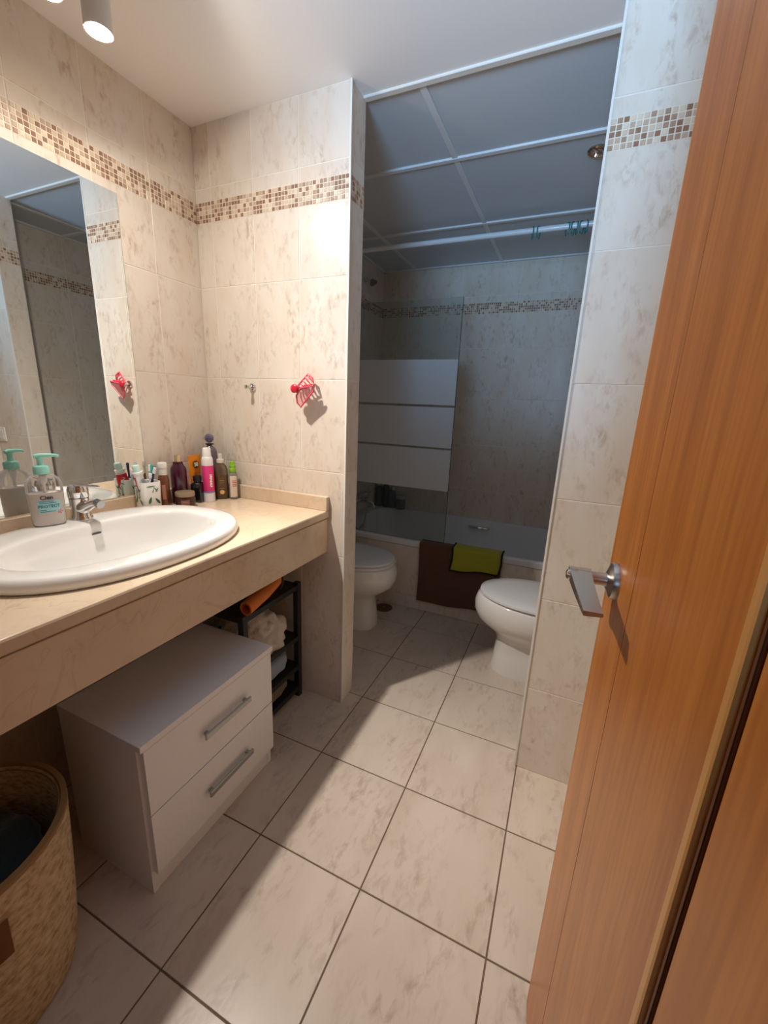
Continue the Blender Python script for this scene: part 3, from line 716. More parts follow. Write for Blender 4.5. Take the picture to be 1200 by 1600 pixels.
# ------------------------------------------------------------------ under the worktop: chest of drawers
CX0, CX1, CY0, CY1, CZ = 0.285, 0.598, 0.588, 1.052, 0.468
ch = thing('drawer_chest', 'small white two-drawer chest under the marble worktop', 'chest', (CX0, CY0, 0))
w, d = CY1-CY0, CX1-CX0
bm = bmesh.new(); box(bm, 0, d-0.018, 0, 0.016, 0, CZ-0.018); box(bm, 0, d-0.018, w-0.016, w, 0, CZ-0.018); box(bm, 0, 0.01, 0.016, w-0.016, 0.02, CZ-0.018)
done('carcass', bm, M_white, ch)
done('top_board', B(0, d+0.002, -0.002, w+0.004, CZ-0.018, CZ, 0.001, 1), M_white, ch)
done('plinth', B(d-0.04, d-0.02, 0.016, w-0.016, 0.0, 0.07), M_white, ch)
for z0, z1, zh in ((0.07, 0.255, 0.165), (0.259, CZ-0.02, 0.36)):
    dr = done('drawer', B(d-0.018, d, 0.006, w-0.003, z0, z1, 0.001, 1), M_white, ch)
    hb = done('handle', B(d+0.012, d+0.02, w*0.36, w*0.74, zh-0.009, zh+0.009, 0.002, 1), M_alu, dr)
    for yy in (w*0.38, w*0.70): done('handle_post', B(d, d+0.012, yy, yy+0.01, zh-0.004, zh+0.004), M_alu, dr)

# ------------------------------------------------------------------ black rack with towels
RX0, RX1, RY0, RY1, RZ = 0.13, 0.476, 1.058, 1.392, 0.537
rk = thing('storage_rack', 'black metal shelf rack in the corner beside the chest', 'rack', (RX0, RY0, 0))
rw, rd_ = RX1-RX0, RY1-RY0
for x in (0, rw-0.024):
    for y in (0, rd_-0.020): done('post', B(x, x+0.024, y, y+0.024, 0, RZ, 0.001, 1), M_black, rk)
for z in (0.03, 0.135, 0.275, RZ-0.03):
    done('shelf', B(0.002, rw-0.002, 0.002, rd_-0.002, z, z+0.022, 0.001, 1), M_black, rk)
def towel(loc, sx, sy, sz, m, name, label, cat='towel', fold=3, seed=0):
    bm = bmesh.new(); rnd = random.Random(seed)
    rings = []; n = 40
    for k in range(9):
        s = k/8; e = (1-abs(2*s-1)**5)**0.2 if 0 < s < 1 else 0.55
        rings.append([(sx*(1 if k % 8 else 0.97)*e*0.98*sup(1, 1, 4, 2*PI*i/n)[0]*(1+0.025*math.sin(3*i*0.6+k+seed)), sy*e*sup(1, 1, 4, 2*PI*i/n)[1]*(1+0.03*math.sin(i*0.9+seed)), sz*s*(1+0.08*math.sin(i*0.5+seed))) for i in range(n)])
    loft(bm, rings)
    o = done(name, bm, m, None, 70, loc); tag(o, label, cat)
    return o
M_tw = fabric('white_terry', lin(216, 204, 190), 260, 0.9); M_tb = fabric('bluegrey_terry', lin(150, 164, 184), 260, 0.8); M_to = fabric('olive_cloth', lin(120, 104, 84), 200, 0.7)
# rumpled white towel on the upper shelf
bm = bmesh.new(); bmesh.ops.create_icosphere(bm, subdivisions=5, radius=1.0)
from mathutils import noise as mn
for v in bm.verts:
    p = v.co.copy(); q = mn.noise(p*1.6+Vector((3, 1, 7)))*0.28 + abs(mn.noise(p*3.3))*0.22
    z = p.z*(1+q); z = max(z, -0.55)
    v.co = Vector((p.x*(1+q)*0.125, p.y*(1+q)*0.105, (z+0.55)*0.105*(1.0-0.35*max(0, p.x*0.2+p.y*0.0))))
o = done('white_towel', bm, M_tw, None, 80, (0.345, 1.245, 0.297)); tag(o, 'crumpled off-white towel on the black rack', 'towel')
towel((0.315, 1.234, 0.157), 0.145, 0.13, 0.09, M_tb, 'folded_towel', 'folded blue grey towel on the lower rack shelf', seed=2)
towel((0.315, 1.234, 0.052), 0.142, 0.13, 0.08, M_to, 'folded_cloth', 'dull olive brown folded cloth at the bottom of the rack', 'cloth', seed=5)
# orange roll on top of the rack
roll = thing('foam_roll', 'orange hollow foam roll lying on top of the black rack', 'roll', (0.478, 1.072, RZ))
bm = bmesh.new(); rings = []; path = [(0.0, 0.0, 0.026), (-0.012, 0.06, 0.027), (-0.024, 0.13, 0.03), (-0.036, 0.19, 0.038), (-0.048, 0.24, 0.046)]
pts = [Vector(p) for p in path]
n = 22
for r in (0.025, 0.0185):
    rr = []
    for p in pts: rr.append([(p.x + r*math.cos(2*PI*i/n), p.y, p.z + r*math.sin(2*PI*i/n)) for i in range(n)])
    rings.append(rr)
allr = rings[0] + rings[1][::-1] + [rings[0][0]]
loft(bm, allr, False, False); bmesh.ops.remove_doubles(bm, verts=bm.verts, dist=1e-5)
done('roll_body', bm, mat('orange_foam', lin(226, 128, 62), 0.7), roll, 50)
done('end_strap', tube(bmesh.new(), [(-0.022, 0.215, 0.008), (-0.012, 0.22, 0.036), (-0.024, 0.232, 0.07), (-0.05, 0.235, 0.072)], 0.004, 8), mat('strap_dark', lin(44, 40, 38), 0.7), roll, 50)

# ------------------------------------------------------------------ laundry basket
bk = thing('laundry_basket', 'round woven jute basket of dark clothes beside the white chest', 'basket', (0.412, 0.312, 0))
M_jute = mat('jute', lin(196, 162, 118), 0.9)
def _jute():
    nt, ns, lk = nodes(M_jute); b = ns['Principled BSDF']
    tc = ns.new('ShaderNodeTexCoord'); mp = ns.new('ShaderNodeMapping'); mp.inputs['Scale'].default_value = (1, 1, 2.2); lk.new(tc.outputs['Object'], mp.inputs[0])
    n = ns.new('ShaderNodeTexNoise'); n.inputs['Scale'].default_value = 60; n.inputs['Detail'].default_value = 6; lk.new(mp.outputs[0], n.inputs[0])
    r = ramp(ns, [(0.3, lin(162, 134, 98)), (0.5, lin(200, 174, 136)), (0.75, lin(220, 198, 164))]); lk.new(n.outputs[0], r.inputs[0]); lk.new(r.outputs[0], b.inputs['Base Color'])
    bp = ns.new('ShaderNodeBump'); bp.inputs['Strength'].default_value = 0.6; bp.inputs['Distance'].default_value = 0.006; lk.new(n.outputs[0], bp.inputs['Height']); lk.new(bp.outputs[0], b.inputs['Normal'])
_jute()
prof = []; NK = 22
def brad(z): return 0.156 + 0.032*(max(z, 0)/0.4)**0.6
prof = [(0.12, 0.0)]
for k in range(NK):
    z0 = 0.4*k/NK
    for f, o_ in ((0.15, 0.0), (0.5, 0.0035), (0.85, 0.0)):
        z = z0+0.4/NK*f; prof.append((brad(z)+o_, z))
prof += [(brad(0.4)+0.002, 0.402), (brad(0.4)-0.006, 0.405), (brad(0.4)-0.012, 0.4)]
for z in (0.3, 0.2, 0.1, 0.02): prof.append((brad(z)-0.012, z))
done('woven_wall', lathe(bmesh.new(), prof, 56), M_jute, bk, 60)
done('rim_braid', lathe(bmesh.new(), [(brad(0.4)-0.013, 0.394), (brad(0.4)-0.007, 0.4075), (brad(0.4)+0.004, 0.405), (brad(0.4)+0.004, 0.396), (brad(0.4)-0.013, 0.394)], 56, cap0=False, cap1=False), mat('jute_dark', lin(150, 116, 74), 0.9), bk, 60)
bm = bmesh.new(); rr = 0.183
pv = []
for i in range(9):
    for j in range(5):
        a = -0.17 - 0.20 + 0.40*i/8; z = 0.25+0.09*j/4
        pv.append(bm.verts.new(((brad(z)+0.006)*math.cos(a), (brad(z)+0.006)*math.sin(a), z)))
for i in range(8):
    for j in range(4): bm.faces.new((pv[i*5+j], pv[(i+1)*5+j], pv[(i+1)*5+j+1], pv[i*5+j+1]))
bmesh.ops.solidify(bm, geom=bm.faces[:], thickness=0.004)
done('leather_patch', bm, mat('tan_leather', lin(158, 104, 56), 0.6), bk, 50)
def garment(loc, sx, sy, sz, m, label, seed):
    bm = bmesh.new(); bmesh.ops.create_icosphere(bm, subdivisions=4, radius=1.0)
    for v in bm.verts:
        p = v.co.copy(); q = abs(mn.noise(p*1.8+Vector((seed, 2*seed, 0))))*0.5 - 0.12
        v.co = Vector((p.x*sx*(1+q*0.3), p.y*sy*(1+q*0.3), max(p.z, -0.4)*sz*(1+q*1.3)))
    o = done('crumpled_garment', bm, m, None, 80, loc); tag(o, label, 'clothes', 'clothes in the basket')
garment((0.41, 0.312, 0.305), 0.145, 0.14, 0.06, fabric('dark_teal_cloth', lin(44, 56, 60), 150, 0.5), 'dark teal crumpled garment on top in the jute basket', 1.3)
garment((0.412, 0.312, 0.115), 0.128, 0.128, 0.115, fabric('charcoal_cloth', lin(34, 34, 40), 150, 0.5), 'charcoal crumpled garment low in the jute basket', 4.1)

# ------------------------------------------------------------------ toilet and bidet
M_seat = mat('white_seat', lin(226, 226, 226), 0.18)
def pan_rings():
    # z, centre x, half length, half width, exponent
    return [(0.0, 0.335, 0.165, 0.105, 3.0), (0.01, 0.335, 0.167, 0.107, 3.0), (0.10, 0.335, 0.158, 0.098, 2.8), (0.17, 0.332, 0.155, 0.096, 2.6), (0.205, 0.338, 0.168, 0.11, 2.4),
            (0.235, 0.348, 0.205, 0.14, 2.3), (0.27, 0.355, 0.238, 0.168, 2.25), (0.31, 0.358, 0.252, 0.183, 2.2), (0.35, 0.358, 0.252, 0.186, 2.2), (0.38, 0.356, 0.244, 0.180, 2.2), (0.392, 0.354, 0.234, 0.172, 2.2)]
def egg(z, c, a, b, n, m=48):
    out = []
    for i in range(m):
        x, y = sup(a, b, n, 2*PI*i/m)
        out.append((c+x, y*(1-0.10*x/a), z))
    return out
def make_pan(name, label, cat, loc, rotz, seat_ring, cistern):
    t = thing(name, label, cat, loc, rotz)
    done('pan', loft(bmesh.new(), [egg(*r) for r in pan_rings()]), M_ceramic, t, 60)
    bk_ = B(0.005, 0.2, -0.14, 0.14, 0.24, 0.388, 0.03, 4); done('rear_deck', bk_, M_ceramic, t, 60)
    z = 0.393
    if seat_ring:
        bm = bmesh.new(); loft(bm, [egg(z, 0.354, 0.236, 0.178, 2.2), egg(z+0.003, 0.354, 0.242, 0.184, 2.2), egg(z+0.014, 0.354, 0.242, 0.184, 2.2), egg(z+0.017, 0.354, 0.236, 0.178, 2.2)])
        done('seat', bm, M_seat, t, 40); z += 0.019
    else:
        z += 0.004
    bm = bmesh.new(); loft(bm, [egg(z, 0.35, 0.236, 0.178, 2.2), egg(z+0.003, 0.35, 0.242, 0.184, 2.2), egg(z+0.012, 0.35, 0.240, 0.182, 2.2), egg(z+0.018, 0.35, 0.226, 0.17, 2.2), egg(z+0.021, 0.35, 0.16, 0.12, 2.1), egg(z+0.022, 0.35, 0.05, 0.04, 2)])
    done('lid', bm, M_seat, t, 40)
    for s in (-1, 1): done('hinge', tube(bmesh.new(), [(0.115, s*0.075-0.02, z+0.004), (0.115, s*0.075+0.02, z+0.004)], 0.01, 12), M_chrome, t, 40)
    if cistern:
        done('cistern', B(0.004, 0.165, -0.18, 0.18, 0.39, 0.74, 0.025, 4), M_ceramic, t, 60)
        c = done('cistern_lid', B(0.0, 0.172, -0.188, 0.188, 0.741, 0.77, 0.012, 3), M_ceramic, t, 60)
        done('flush_button', lathe(bmesh.new(), [(0.02, 0.77), (0.02, 0.775), (0.017, 0.777)], 24, 0.085), M_chrome, c, 40)
    else:
        b_ = done('bidet_tap', lathe(bmesh.new(), [(0.02, 0.385), (0.02, 0.41), (0.017, 0.44), (0.008, 0.45)], 20, 0.06), M_chrome, t, 40)
    return t
make_pan('toilet', 'white ceramic toilet with closed seat beyond the tiled partition', 'toilet', (0.018, 2.07, 0), 0, True, True)
make_pan('bidet', 'white ceramic bidet with closed thin lid behind the pier', 'bidet', (XR-0.005, 2.03, 0), PI, False, False)
# floor drain cover
t = thing('floor_drain', 'round brownish floor drain cover between toilet and bath', 'drain', (0.47, 2.30, 0))
done('drain_cover', lathe(bmesh.new(), [(0.055, 0), (0.055, 0.003), (0.05, 0.005), (0.01, 0.0055)], 32), mat('drain_brown', lin(112, 86, 66), 0.4, 0.5), t, 40)
done('drain_screw', lathe(bmesh.new(), [(0.006, 0.0055), (0.006, 0.0075), (0.003, 0.008)], 12), M_nickel, t, 40)

# ------------------------------------------------------------------ bathtub
ZT = 0.45
tub = thing('bathtub', 'white enamelled bathtub along the rear wall', 'bathtub', (0.85, 2.765, 0))
bm = bmesh.new(); m_ = 64
def rr_(hx, hy, n, z, dx=0.0, dy=0.0): return [(dx+sup(hx, hy, n, 2*PI*i/m_)[0], dy+sup(hx, hy, n, 2*PI*i/m_)[1], z) for i in range(m_)]
def rect(hx, hy, z):
    out = []
    for i in range(m_):
        a = 2*PI*i/m_; c, s = math.cos(a), math.sin(a); k = min(hx/max(abs(c), 1e-9), hy/max(abs(s), 1e-9)); out.append((c*k, s*k, z))
    return out
HX, HY = 0.848, 0.3835
loft(bm, [rect(HX, HY+0.006, ZT-0.033), rect(HX, HY+0.008, ZT-0.004), rect(HX, HY+0.004, ZT), rr_(HX-0.05, HY-0.034, 9, ZT+0.001), rr_(HX-0.062, HY-0.044, 8, ZT-0.006), rr_(HX-0.09, HY-0.062, 6, ZT-0.12), rr_(HX-0.15, HY-0.1, 5, ZT-0.3), rr_(HX-0.2, HY-0.14, 4, ZT-0.37), rr_(HX-0.5, HY-0.25, 3, ZT-0.38)], False, True)
for v in bm.verts:
    if v.co.y > HY-0.0005: v.co.y = HY-0.0005          # back edge stops at the tiles
done('tub_shell', bm, M_enamel, tub, 45)
g = done('grip', tube(bmesh.new(), [(0.035-0.07, 0.30, ZT-0.045), (0.035-0.06, 0.282, ZT-0.043), (0.035, 0.276, ZT-0.043), (0.035+0.06, 0.282, ZT-0.043), (0.035+0.07, 0.30, ZT-0.045)], [0.012, 0.013, 0.013, 0.013, 0.012], 14), M_chrome, tub, 50)
done('overflow', xform(lathe(bmesh.new(), [(0.03, 0), (0.03, 0.004), (0.02, 0.008)], 24), Matrix.Translation((-0.76, 0, 0.36)) @ Matrix.Rotation(PI/2, 4, 'Y')), M_chrome, tub, 40)

# bath mixer, bottles in the tub corner
bmx = thing('bath_mixer', 'chrome bath mixer with hose on the left end wall', 'tap', (0.0, 2.72, 0.58))
done('mixer_body', tube(bmesh.new(), [(0.06, -0.09, 0), (0.06, -0.05, 0.0), (0.06, 0.05, 0.0), (0.06, 0.09, 0)], [0.02, 0.022, 0.022, 0.02], 16), M_chrome, bmx, 50)
for s in (-0.075, 0.075): done('wall_union', tube(bmesh.new(), [(0.0, s, 0), (0.012, s, 0), (0.013, s, 0), (0.06, s, 0)], [0.032, 0.03, 0.014, 0.014], 18), M_chrome, bmx, 40)
done('mixer_lever', tube(bmesh.new(), [(0.06, 0, 0.02), (0.065, 0, 0.045), (0.1, 0, 0.06), (0.15, 0, 0.066)], [0.02, 0.018, 0.01, 0.007], 12), M_chrome, bmx, 50)
done('mixer_spout', tube(bmesh.new(), [(0.06, 0.0, 0), (0.12, 0, -0.006), (0.17, 0, -0.02), (0.18, 0, -0.045)], [0.016, 0.014, 0.013, 0.013], 14), M_chrome, bmx, 50)
hs = done('hose', tube(bmesh.new(), [(0.06, -0.04, -0.015), (0.062, -0.06, -0.10), (0.09, -0.12, -0.17), (0.14, -0.16, -0.18), (0.17, -0.12, -0.13), (0.15, -0.03, 0.06), (0.13, 0.0, 0.10)], 0.007, 10), M_nickel, bmx, 60)
def tub_bottle(x, y, r, h, col, label, capcol):
    t = thing('shampoo_bottle', label, 'bottle', (x, y, ZT+0.001), group='bottles at the bath corner')
    done('bottle_body', lathe(bmesh.new(), [(r*0.95, 0), (r, 0.004), (r, h*0.72), (r*0.75, h*0.82), (r*0.4, h*0.85)], 20), mat('shampoo_'+label.split()[0], col, 0.3), t, 40)
    done('cap', lathe(bmesh.new(), [(r*0.55, h*0.85), (r*0.55, h*0.98), (r*0.45, h)], 18), mat('shampoo_cap_'+label.split()[0], capcol, 0.4), t, 40)
tub_bottle(0.04, 3.115, 0.028, 0.2, lin(52, 66, 84), 'blue shampoo bottle at the left end of the bath ledge', lin(200, 206, 210))
tub_bottle(0.10, 3.118, 0.026, 0.22, lin(30, 40, 60), 'navy shampoo bottle beside the bath mixer', lin(40, 44, 50))
tub_bottle(0.162, 3.115, 0.028, 0.17, lin(48, 84, 104), 'teal shampoo bottle in the middle of the bath ledge row', lin(190, 196, 200))
t = thing('soap_tub', 'squat dark grey tub with white lid at the bath ledge', 'tub', (0.238, 3.105, ZT+0.001), group='bottles at the bath corner')
done('tub_body', lathe(bmesh.new(), [(0.036, 0), (0.038, 0.004), (0.038, 0.03), (0.036, 0.032), (0.038, 0.034), (0.038, 0.085)], 26), mat('tub_grey', lin(86, 92, 104), 0.35), t, 40)
done('lid', lathe(bmesh.new(), [(0.039, 0.0855), (0.039, 0.105), (0.034, 0.108)], 26), mat('tub_lid', lin(176, 180, 186), 0.35), t, 40)

# ------------------------------------------------------------------ mat and cloth over the rim
def drape(x0, x1, front_z, back_y, front_off, top_off, th, nx=16, skew=0.0, seed=0, lift=0.0):
    """a cloth hung over the front rim: path from inside the tub, over the rim and down the front"""
    yf = 2.765-HY-0.010-front_off; zt = ZT+0.004+top_off
    path = [(back_y, zt-0.0)]
    path += [(2.425, zt+0.001), (2.40, zt+0.001), (yf+0.008, zt), (yf+0.002, zt-0.003), (yf, zt-0.010)]
    k = 14
    for i in range(1, k+1): path.append((yf, zt-0.010 + (front_z-zt+0.010)*i/k))
    bm = bmesh.new(); V = []
    for i in range(nx+1):
        s = i/nx; row = []
        for j, (y, z) in enumerate(path):
            f = max(0, j-5)/k
            zz = z + skew*(s-0.5)*f + 0.004*math.sin(s*9+seed)*f
            wob = -0.004*f*abs(math.sin(s*5.0+seed+f*2)) 
            row.append(bm.verts.new((x0+(x1-x0)*s + 0.012*f*math.sin(seed+f*2), y+wob, zz)))
        V.append(row)
    for i in range(nx):
        for j in range(len(path)-1): bm.faces.new((V[i][j], V[i+1][j], V[i+1][j+1], V[i][j+1]))
    bmesh.ops.recalc_face_normals(bm, faces=bm.faces)
    return bm, path, V
bm, _, _ = drape(0.662, 1.15, 0.085, 2.43, 0.012, 0.004, 0.006, skew=0.03, seed=1)
g_ = bmesh.ops.solidify(bm, geom=bm.faces[:], thickness=0.006)
o = done('bath_mat', bm, fabric('brown_terry', lin(98, 66, 48), 300, 0.8), None, 60); tag(o, 'brown terry bath mat draped over the bathtub rim', 'bath mat')
clo = thing('cleaning_cloth', 'yellow green microfibre cloth with black binding hanging over the bath mat', 'cloth', (0, 0, 0))
bm, path, V = drape(0.872, 1.152, 0.335, 2.422, 0.025, 0.014, 0.004, skew=0.03, seed=2)
rim_pts = [V[0][j].co.copy() for j in range(len(path)-1)] + [V[i][-1].co.copy() for i in range(0, len(V))] + [V[-1][j].co.copy() for j in range(len(path)-2, -1, -1)]
bmesh.ops.solidify(bm, geom=bm.faces[:], thickness=0.004)
done('cloth_body', bm, fabric('lime_microfibre', lin(170, 168, 40), 500, 0.8), clo, 60)
done('black_binding', tube(bmesh.new(), rim_pts, 0.0055, 8), mat('binding_black', lin(26, 22, 20), 0.9), clo, 60)

# ------------------------------------------------------------------ shower screen
scr = thing('shower_screen', 'clear glass bath screen with three frosted bands', 'shower screen', (0, 2.412, ZT+0.002))
M_glass = clear('screen_glass', lin(205, 214, 212), 0.012, 0.0)
done('glass_pane', B(0.022, 0.80, -0.003, 0.003, 0.0, 1.82-ZT-0.002), M_glass, scr)
done('pane_edge', B(0.7985, 0.8005, -0.0031, 0.0031, 0.0, 1.82-ZT-0.002), mat('glass_green_edge', lin(54, 66, 64), 0.2), scr)
M_frost = mat('frosted_band', lin(196, 202, 206), 0.6)
for z0, z1 in ((1.268, 1.511), (1.03, 1.255), (0.778, 1.018)):
    done('frosted_band', B(0.022, 0.797, -0.0042, -0.0032, z0-ZT-0.002, z1-ZT-0.002), M_frost, scr)
done('wall_profile', B(0.0, 0.024, -0.012, 0.012, 0.0, 1.82-ZT-0.002, 0.002, 1), M_alu, scr)
# curtain rod and rings
rod = thing('curtain_rod', 'white shower curtain rod across the front of the bath', 'rod', (0, 2.425, 2.095))
done('rod_tube', xform(lathe(bmesh.new(), [(0.0125, 0.002), (0.0125, XR-0.002)], 20), Matrix.Rotation(PI/2, 4, 'Y')), mat('rod_white', lin(226, 232, 236), 0.22), rod, 40)
for x, s in ((0.0, 1), (XR, -1)): done('flange', xform(lathe(bmesh.new(), [(0.026, 0), (0.026, 0.006), (0.018, 0.012), (0.018, 0.03)], 24), Matrix.Translation((x, 0, 0)) @ Matrix.Rotation(s*PI/2, 4, 'Y')), M_white_pl, rod, 40)
M_teal = mat('teal_plastic', lin(36, 122, 118), 0.35)
ring_me = None
ring_labels = ['teal curtain ring hanging alone on the white rod, leftmost', 'second teal curtain ring, close beside the leftmost one', 'teal curtain ring leading the bunch at the pier', 'second teal curtain ring of the bunch at the pier', 'third teal curtain ring of the bunch at the pier', 'fourth teal curtain ring of the bunch at the pier', 'teal curtain ring nearest the pier edge']
for k, x in enumerate([1.108, 1.134, 1.262, 1.285, 1.302, 1.322, 1.342]):
    if ring_me is None:
        pts = []
        for i in range(19):
            a = math.radians(-60+300*i/18); pts.append((0, 0.0185*math.sin(a), 0.0185*math.cos(a)-0.002))
        pts = [(0, 0.0175*math.sin(a), 0.017*math.cos(a) if math.cos(a) > 0 else 0.038*math.cos(a)) for a in [math.radians(-155+310*i/22) for i in range(23)]]
        o = done('curtain_ring', tube(bmesh.new(), pts, 0.003, 8), M_teal, None, 60); ring_me = o.data
    else:
        o = link('curtain_ring', ring_me)
    o.location = (x, 2.425, 2.0935); o.rotation_euler = (0, 0, [0.25, -0.3, 0.5, -0.35, 0.2, -0.5, 0.3][k])
    tag(o, ring_labels[k], 'curtain ring', 'teal curtain rings on the rod')
# shower head bracket on the left wall
t = thing('overhead_shower', 'dark chrome shower head high on the left bath wall', 'shower head', (0.0, 2.86, 2.07))
done('wall_rose', xform(lathe(bmesh.new(), [(0.022, 0), (0.022, 0.004), (0.014, 0.008)], 20), Matrix.Rotation(PI/2, 4, 'Y')), M_chrome, t, 40)
done('arm', tube(bmesh.new(), [(0.004, 0, 0), (0.03, 0, 0.002), (0.045, 0, -0.004)], 0.009, 12), M_chrome, t, 50)
done('head', xform(lathe(bmesh.new(), [(0.012, 0), (0.016, 0.01), (0.026, 0.02), (0.026, 0.028)], 20), Matrix.Translation((0.042, 0, 0.002)) @ Matrix.Rotation(math.radians(150), 4, 'Y')), MATS['dark_chrome'], t, 40)
# recessed downlight (off)
t = thing('recessed_downlight', 'unlit chrome recessed downlight in the suspended ceiling', 'downlight', (1.352, 2.045, H+0.004))
done('bezel', lathe(bmesh.new(), [(0.034, 0.0), (0.036, -0.006), (0.031, -0.010), (0.026, -0.006), (0.025, 0.0)], 30, cap0=False, cap1=False), mat('bronze_chrome', (0.5, 0.4, 0.32), 0.2, 1.0), t, 40)
done('eyeball', xform(lathe(bmesh.new(), [(0.025, 0.0), (0.025, -0.012), (0.021, -0.014), (0.018, -0.006)], 26), Matrix.Rotation(0.35, 4, 'Y')), M_chrome, t, 40)

# ------------------------------------------------------------------ ceiling fixture with two halogen heads
LX, LY, LZ = 0.287, 0.898, 2.048
fx_ = thing('ceiling_spotlight', 'white twin-head ceiling spotlight above the mirror', 'ceiling light', (LX, LY-0.05, H))
M_lampw = mat('lamp_body_white', lin(214, 210, 204), 0.35)
done('ceiling_plate', B(-0.03, 0.03, -0.14, 0.09, -0.02, 0.0, 0.004, 2), M_lampw, fx_)
M_bulb = emit('lit_halogen', (1.0, 0.88, 0.72, 1), 130.0); M_bulb2 = emit('lit_halogen_dim', (1.0, 0.88, 0.72, 1), 16.0)
for dy, e in ((0.05, 1.0), (-0.055, 0.0)):
    hd = done('lamp_head', xform(lathe(bmesh.new(), [(0.027, -0.02), (0.029, -0.024), (0.029, LZ-H+0.004), (0.0262, LZ-H+0.004), (0.0262, LZ-H+0.02)], 28), Matrix.Translation((0, dy, 0))), M_lampw, fx_, 40)
    done('bulb', xform(lathe(bmesh.new(), [(0.0255, LZ-H+0.018), (0.0255, LZ-H+0.006), (0.02, LZ-H+0.0015), (0.008, LZ-H)], 24), Matrix.Translation((0, dy, 0))), M_bulb if e else M_bulb2, hd, 40)
# reflector lamp: its beam profile (brightest on the tilted axis, faint spill to the sides) is set by angle
ld = bpy.data.lights.new('halogen_beam', 'POINT'); ld.energy = LAMP_POWER*PI; ld.color = (1.0, 0.925, 0.84); ld.shadow_soft_size = 0.022
ld.use_nodes = True; nt = ld.node_tree; ns = nt.nodes; lk = nt.links
em = ns['Emission']; tc = ns.new('ShaderNodeTexCoord'); sp = ns.new('ShaderNodeSeparateXYZ'); lk.new(tc.outputs['Normal'], sp.inputs[0])
mr_ = ns.new('ShaderNodeMapRange'); mr_.inputs['From Min'].default_value = 0.3; mr_.inputs['From Max'].default_value = -1.0; lk.new(sp.outputs['Z'], mr_.inputs['Value'])
fc = ns.new('ShaderNodeFloatCurve'); cv = fc.mapping.curves[0]
BEAM = [((c+0.3)/1.3, v) for c, v in ((-0.3, 0.0), (-0.22, 0.003), (-0.1, 0.020), (0.1, 0.029), (0.33, 0.055), (0.52, 0.086), (0.69, 0.137), (0.86, 0.33), (0.93, 0.54), (1.0, 1.0))]
cv.points[0].location = BEAM[0]; cv.points[1].location = BEAM[-1]
for q in BEAM[1:-1]: cv.points.new(*q)
fc.mapping.update(); lk.new(mr_.outputs[0], fc.inputs['Value']); lk.new(fc.outputs[0], em.inputs['Strength'])
lo = bpy.data.objects.new('halogen_beam', ld); COL.objects.link(lo); lo.location = (LX, LY, LZ-0.024)
lo.rotation_euler = Vector((0.45, 0.12, -0.88)).to_track_quat('-Z', 'Y').to_euler()

# ------------------------------------------------------------------ door
hx, hy = 1.5435, 0.05
ex, ey = 1.484, 0.79
dang = math.atan2(ey-hy, ex-hx); DL = math.hypot(ex-hx, ey-hy)
door = bpy.data.objects.new('door_1', None); COL.objects.link(door); door.location = (hx, hy, 0); door.rotation_euler = (0, 0, dang); struct(door, 'open honey oak veneer door with satin lever handle')
# local: x along the leaf from the hinge, +y faces the room (towards the camera side)
DT, DH = 0.036, 2.03
zA = 0.006
GX = DL-0.145                     # veneer joint
BXD = DL-0.40                     # bead around the panel
bm = bmesh.new(); box(bm, 0, GX-0.001, -DT, -0.0005, zA, DH); box(bm, GX+0.001, DL-0.003, -DT, -0.0005, zA, DH); box(bm, GX-0.001, GX+0.001, -DT, -0.0025, zA, DH)
done('leaf', bm, M_wood, door)
done('edge_band', B(DL-0.003, DL, -DT, -0.0005, zA, DH, 0.0008, 1), M_wood_l, door)
bz0, bz1 = 0.16, 1.88
def bead(x0, x1, z0, z1, y=0.006, m=M_wood_l): done('panel_bead', B(x0, x1, -0.001, y, z0, z1, 0.003, 2), m, door)
bead(BXD-0.012, BXD, bz0, bz1); bead(0.12, 0.132, bz0, bz1)
bead(0.12, BXD, bz0-0.012, bz0); bead(0.12, BXD, bz1, bz1+0.012)
done('panel', B(0.14, BXD-0.022, -0.001, 0.002, bz0+0.01, bz1-0.01, 0.0015, 1), M_wood, door)
bead(BXD-0.019, BXD-0.016, bz0, bz1, 0.003, mat('bead_groove', lin(96, 54, 24), 0.5))
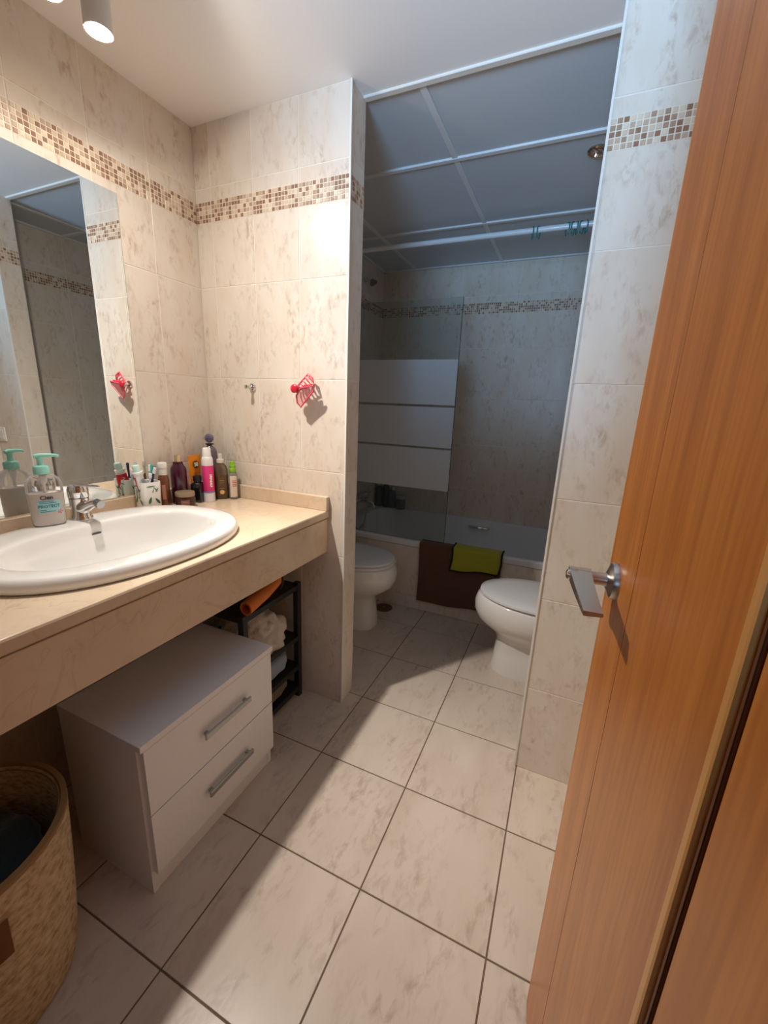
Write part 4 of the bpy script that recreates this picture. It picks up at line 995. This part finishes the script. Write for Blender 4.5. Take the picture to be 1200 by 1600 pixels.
# lever handle (both sides share the spindle; only the room side is seen)
RHX, RHZ = DL-0.058, 1.02
hd = done('door_handle', xform(lathe(bmesh.new(), [(0.0265, 0), (0.0265, 0.004), (0.025, 0.008), (0.017, 0.011), (0.0125, 0.013)], 32), Matrix.Translation((RHX, -0.0005, RHZ)) @ Matrix.Rotation(-PI/2, 4, 'X')), M_nickel, door, 40)
hd['label'] = 'satin nickel lever handle on a round rose'
done('neck', xform(lathe(bmesh.new(), [(0.0098, 0.012), (0.0092, 0.016), (0.0092, 0.05), (0.0105, 0.052), (0.0105, 0.06)], 20), Matrix.Translation((RHX, 0, RHZ)) @ Matrix.Rotation(-PI/2, 4, 'X')), M_nickel, hd, 40)
done('privacy_button', xform(lathe(bmesh.new(), [(0.008, 0.06), (0.008, 0.064), (0.005, 0.066)], 18), Matrix.Translation((RHX, 0, RHZ)) @ Matrix.Rotation(-PI/2, 4, 'X')), M_chrome, hd, 40)
bm = bmesh.new(); rings = []
for s in range(13):
    f = s/12; x = RHX + 0.011 - 0.118*f; yo = 0.062 - 0.010*f**2.0; wdt = 0.030*(1-0.28*f); zc = RHZ+0.004 - 0.012*f**2
    hgt = 0.0105*(1-0.55*f)
    rings.append([(x, yo, zc+hgt*0.5), (x, yo+0.0008, zc), (x, yo, zc-hgt), (x, yo-wdt, zc-hgt*0.6), (x, yo-wdt-0.0005, zc), (x, yo-wdt, zc+hgt*0.5)])
loft(bm, rings); done('lever', bm, M_nickel, hd, 30)
# door frame jamb on the hinge side and head
struct(done('trim_3', B(1.545, 1.60, -0.1, 0.02, 0, 2.08), M_wood)); struct(done('trim_4', B(0.72, 0.765, -0.1, 0.02, 0, 2.08), M_wood))

# switch plate on the pier, behind the door, seen only in the mirror
t = thing('switch_plate', 'white switch plate on the pier, seen in the mirror', 'switch', (1.645, YP-0.0002, 1.0))
done('plate', B(-0.04, 0.04, -0.008, 0.0, -0.04, 0.04, 0.003, 2), M_white_pl, t)
done('rocker', B(-0.028, 0.028, -0.011, -0.008, -0.028, 0.028, 0.0015, 1), M_white_pl, t)
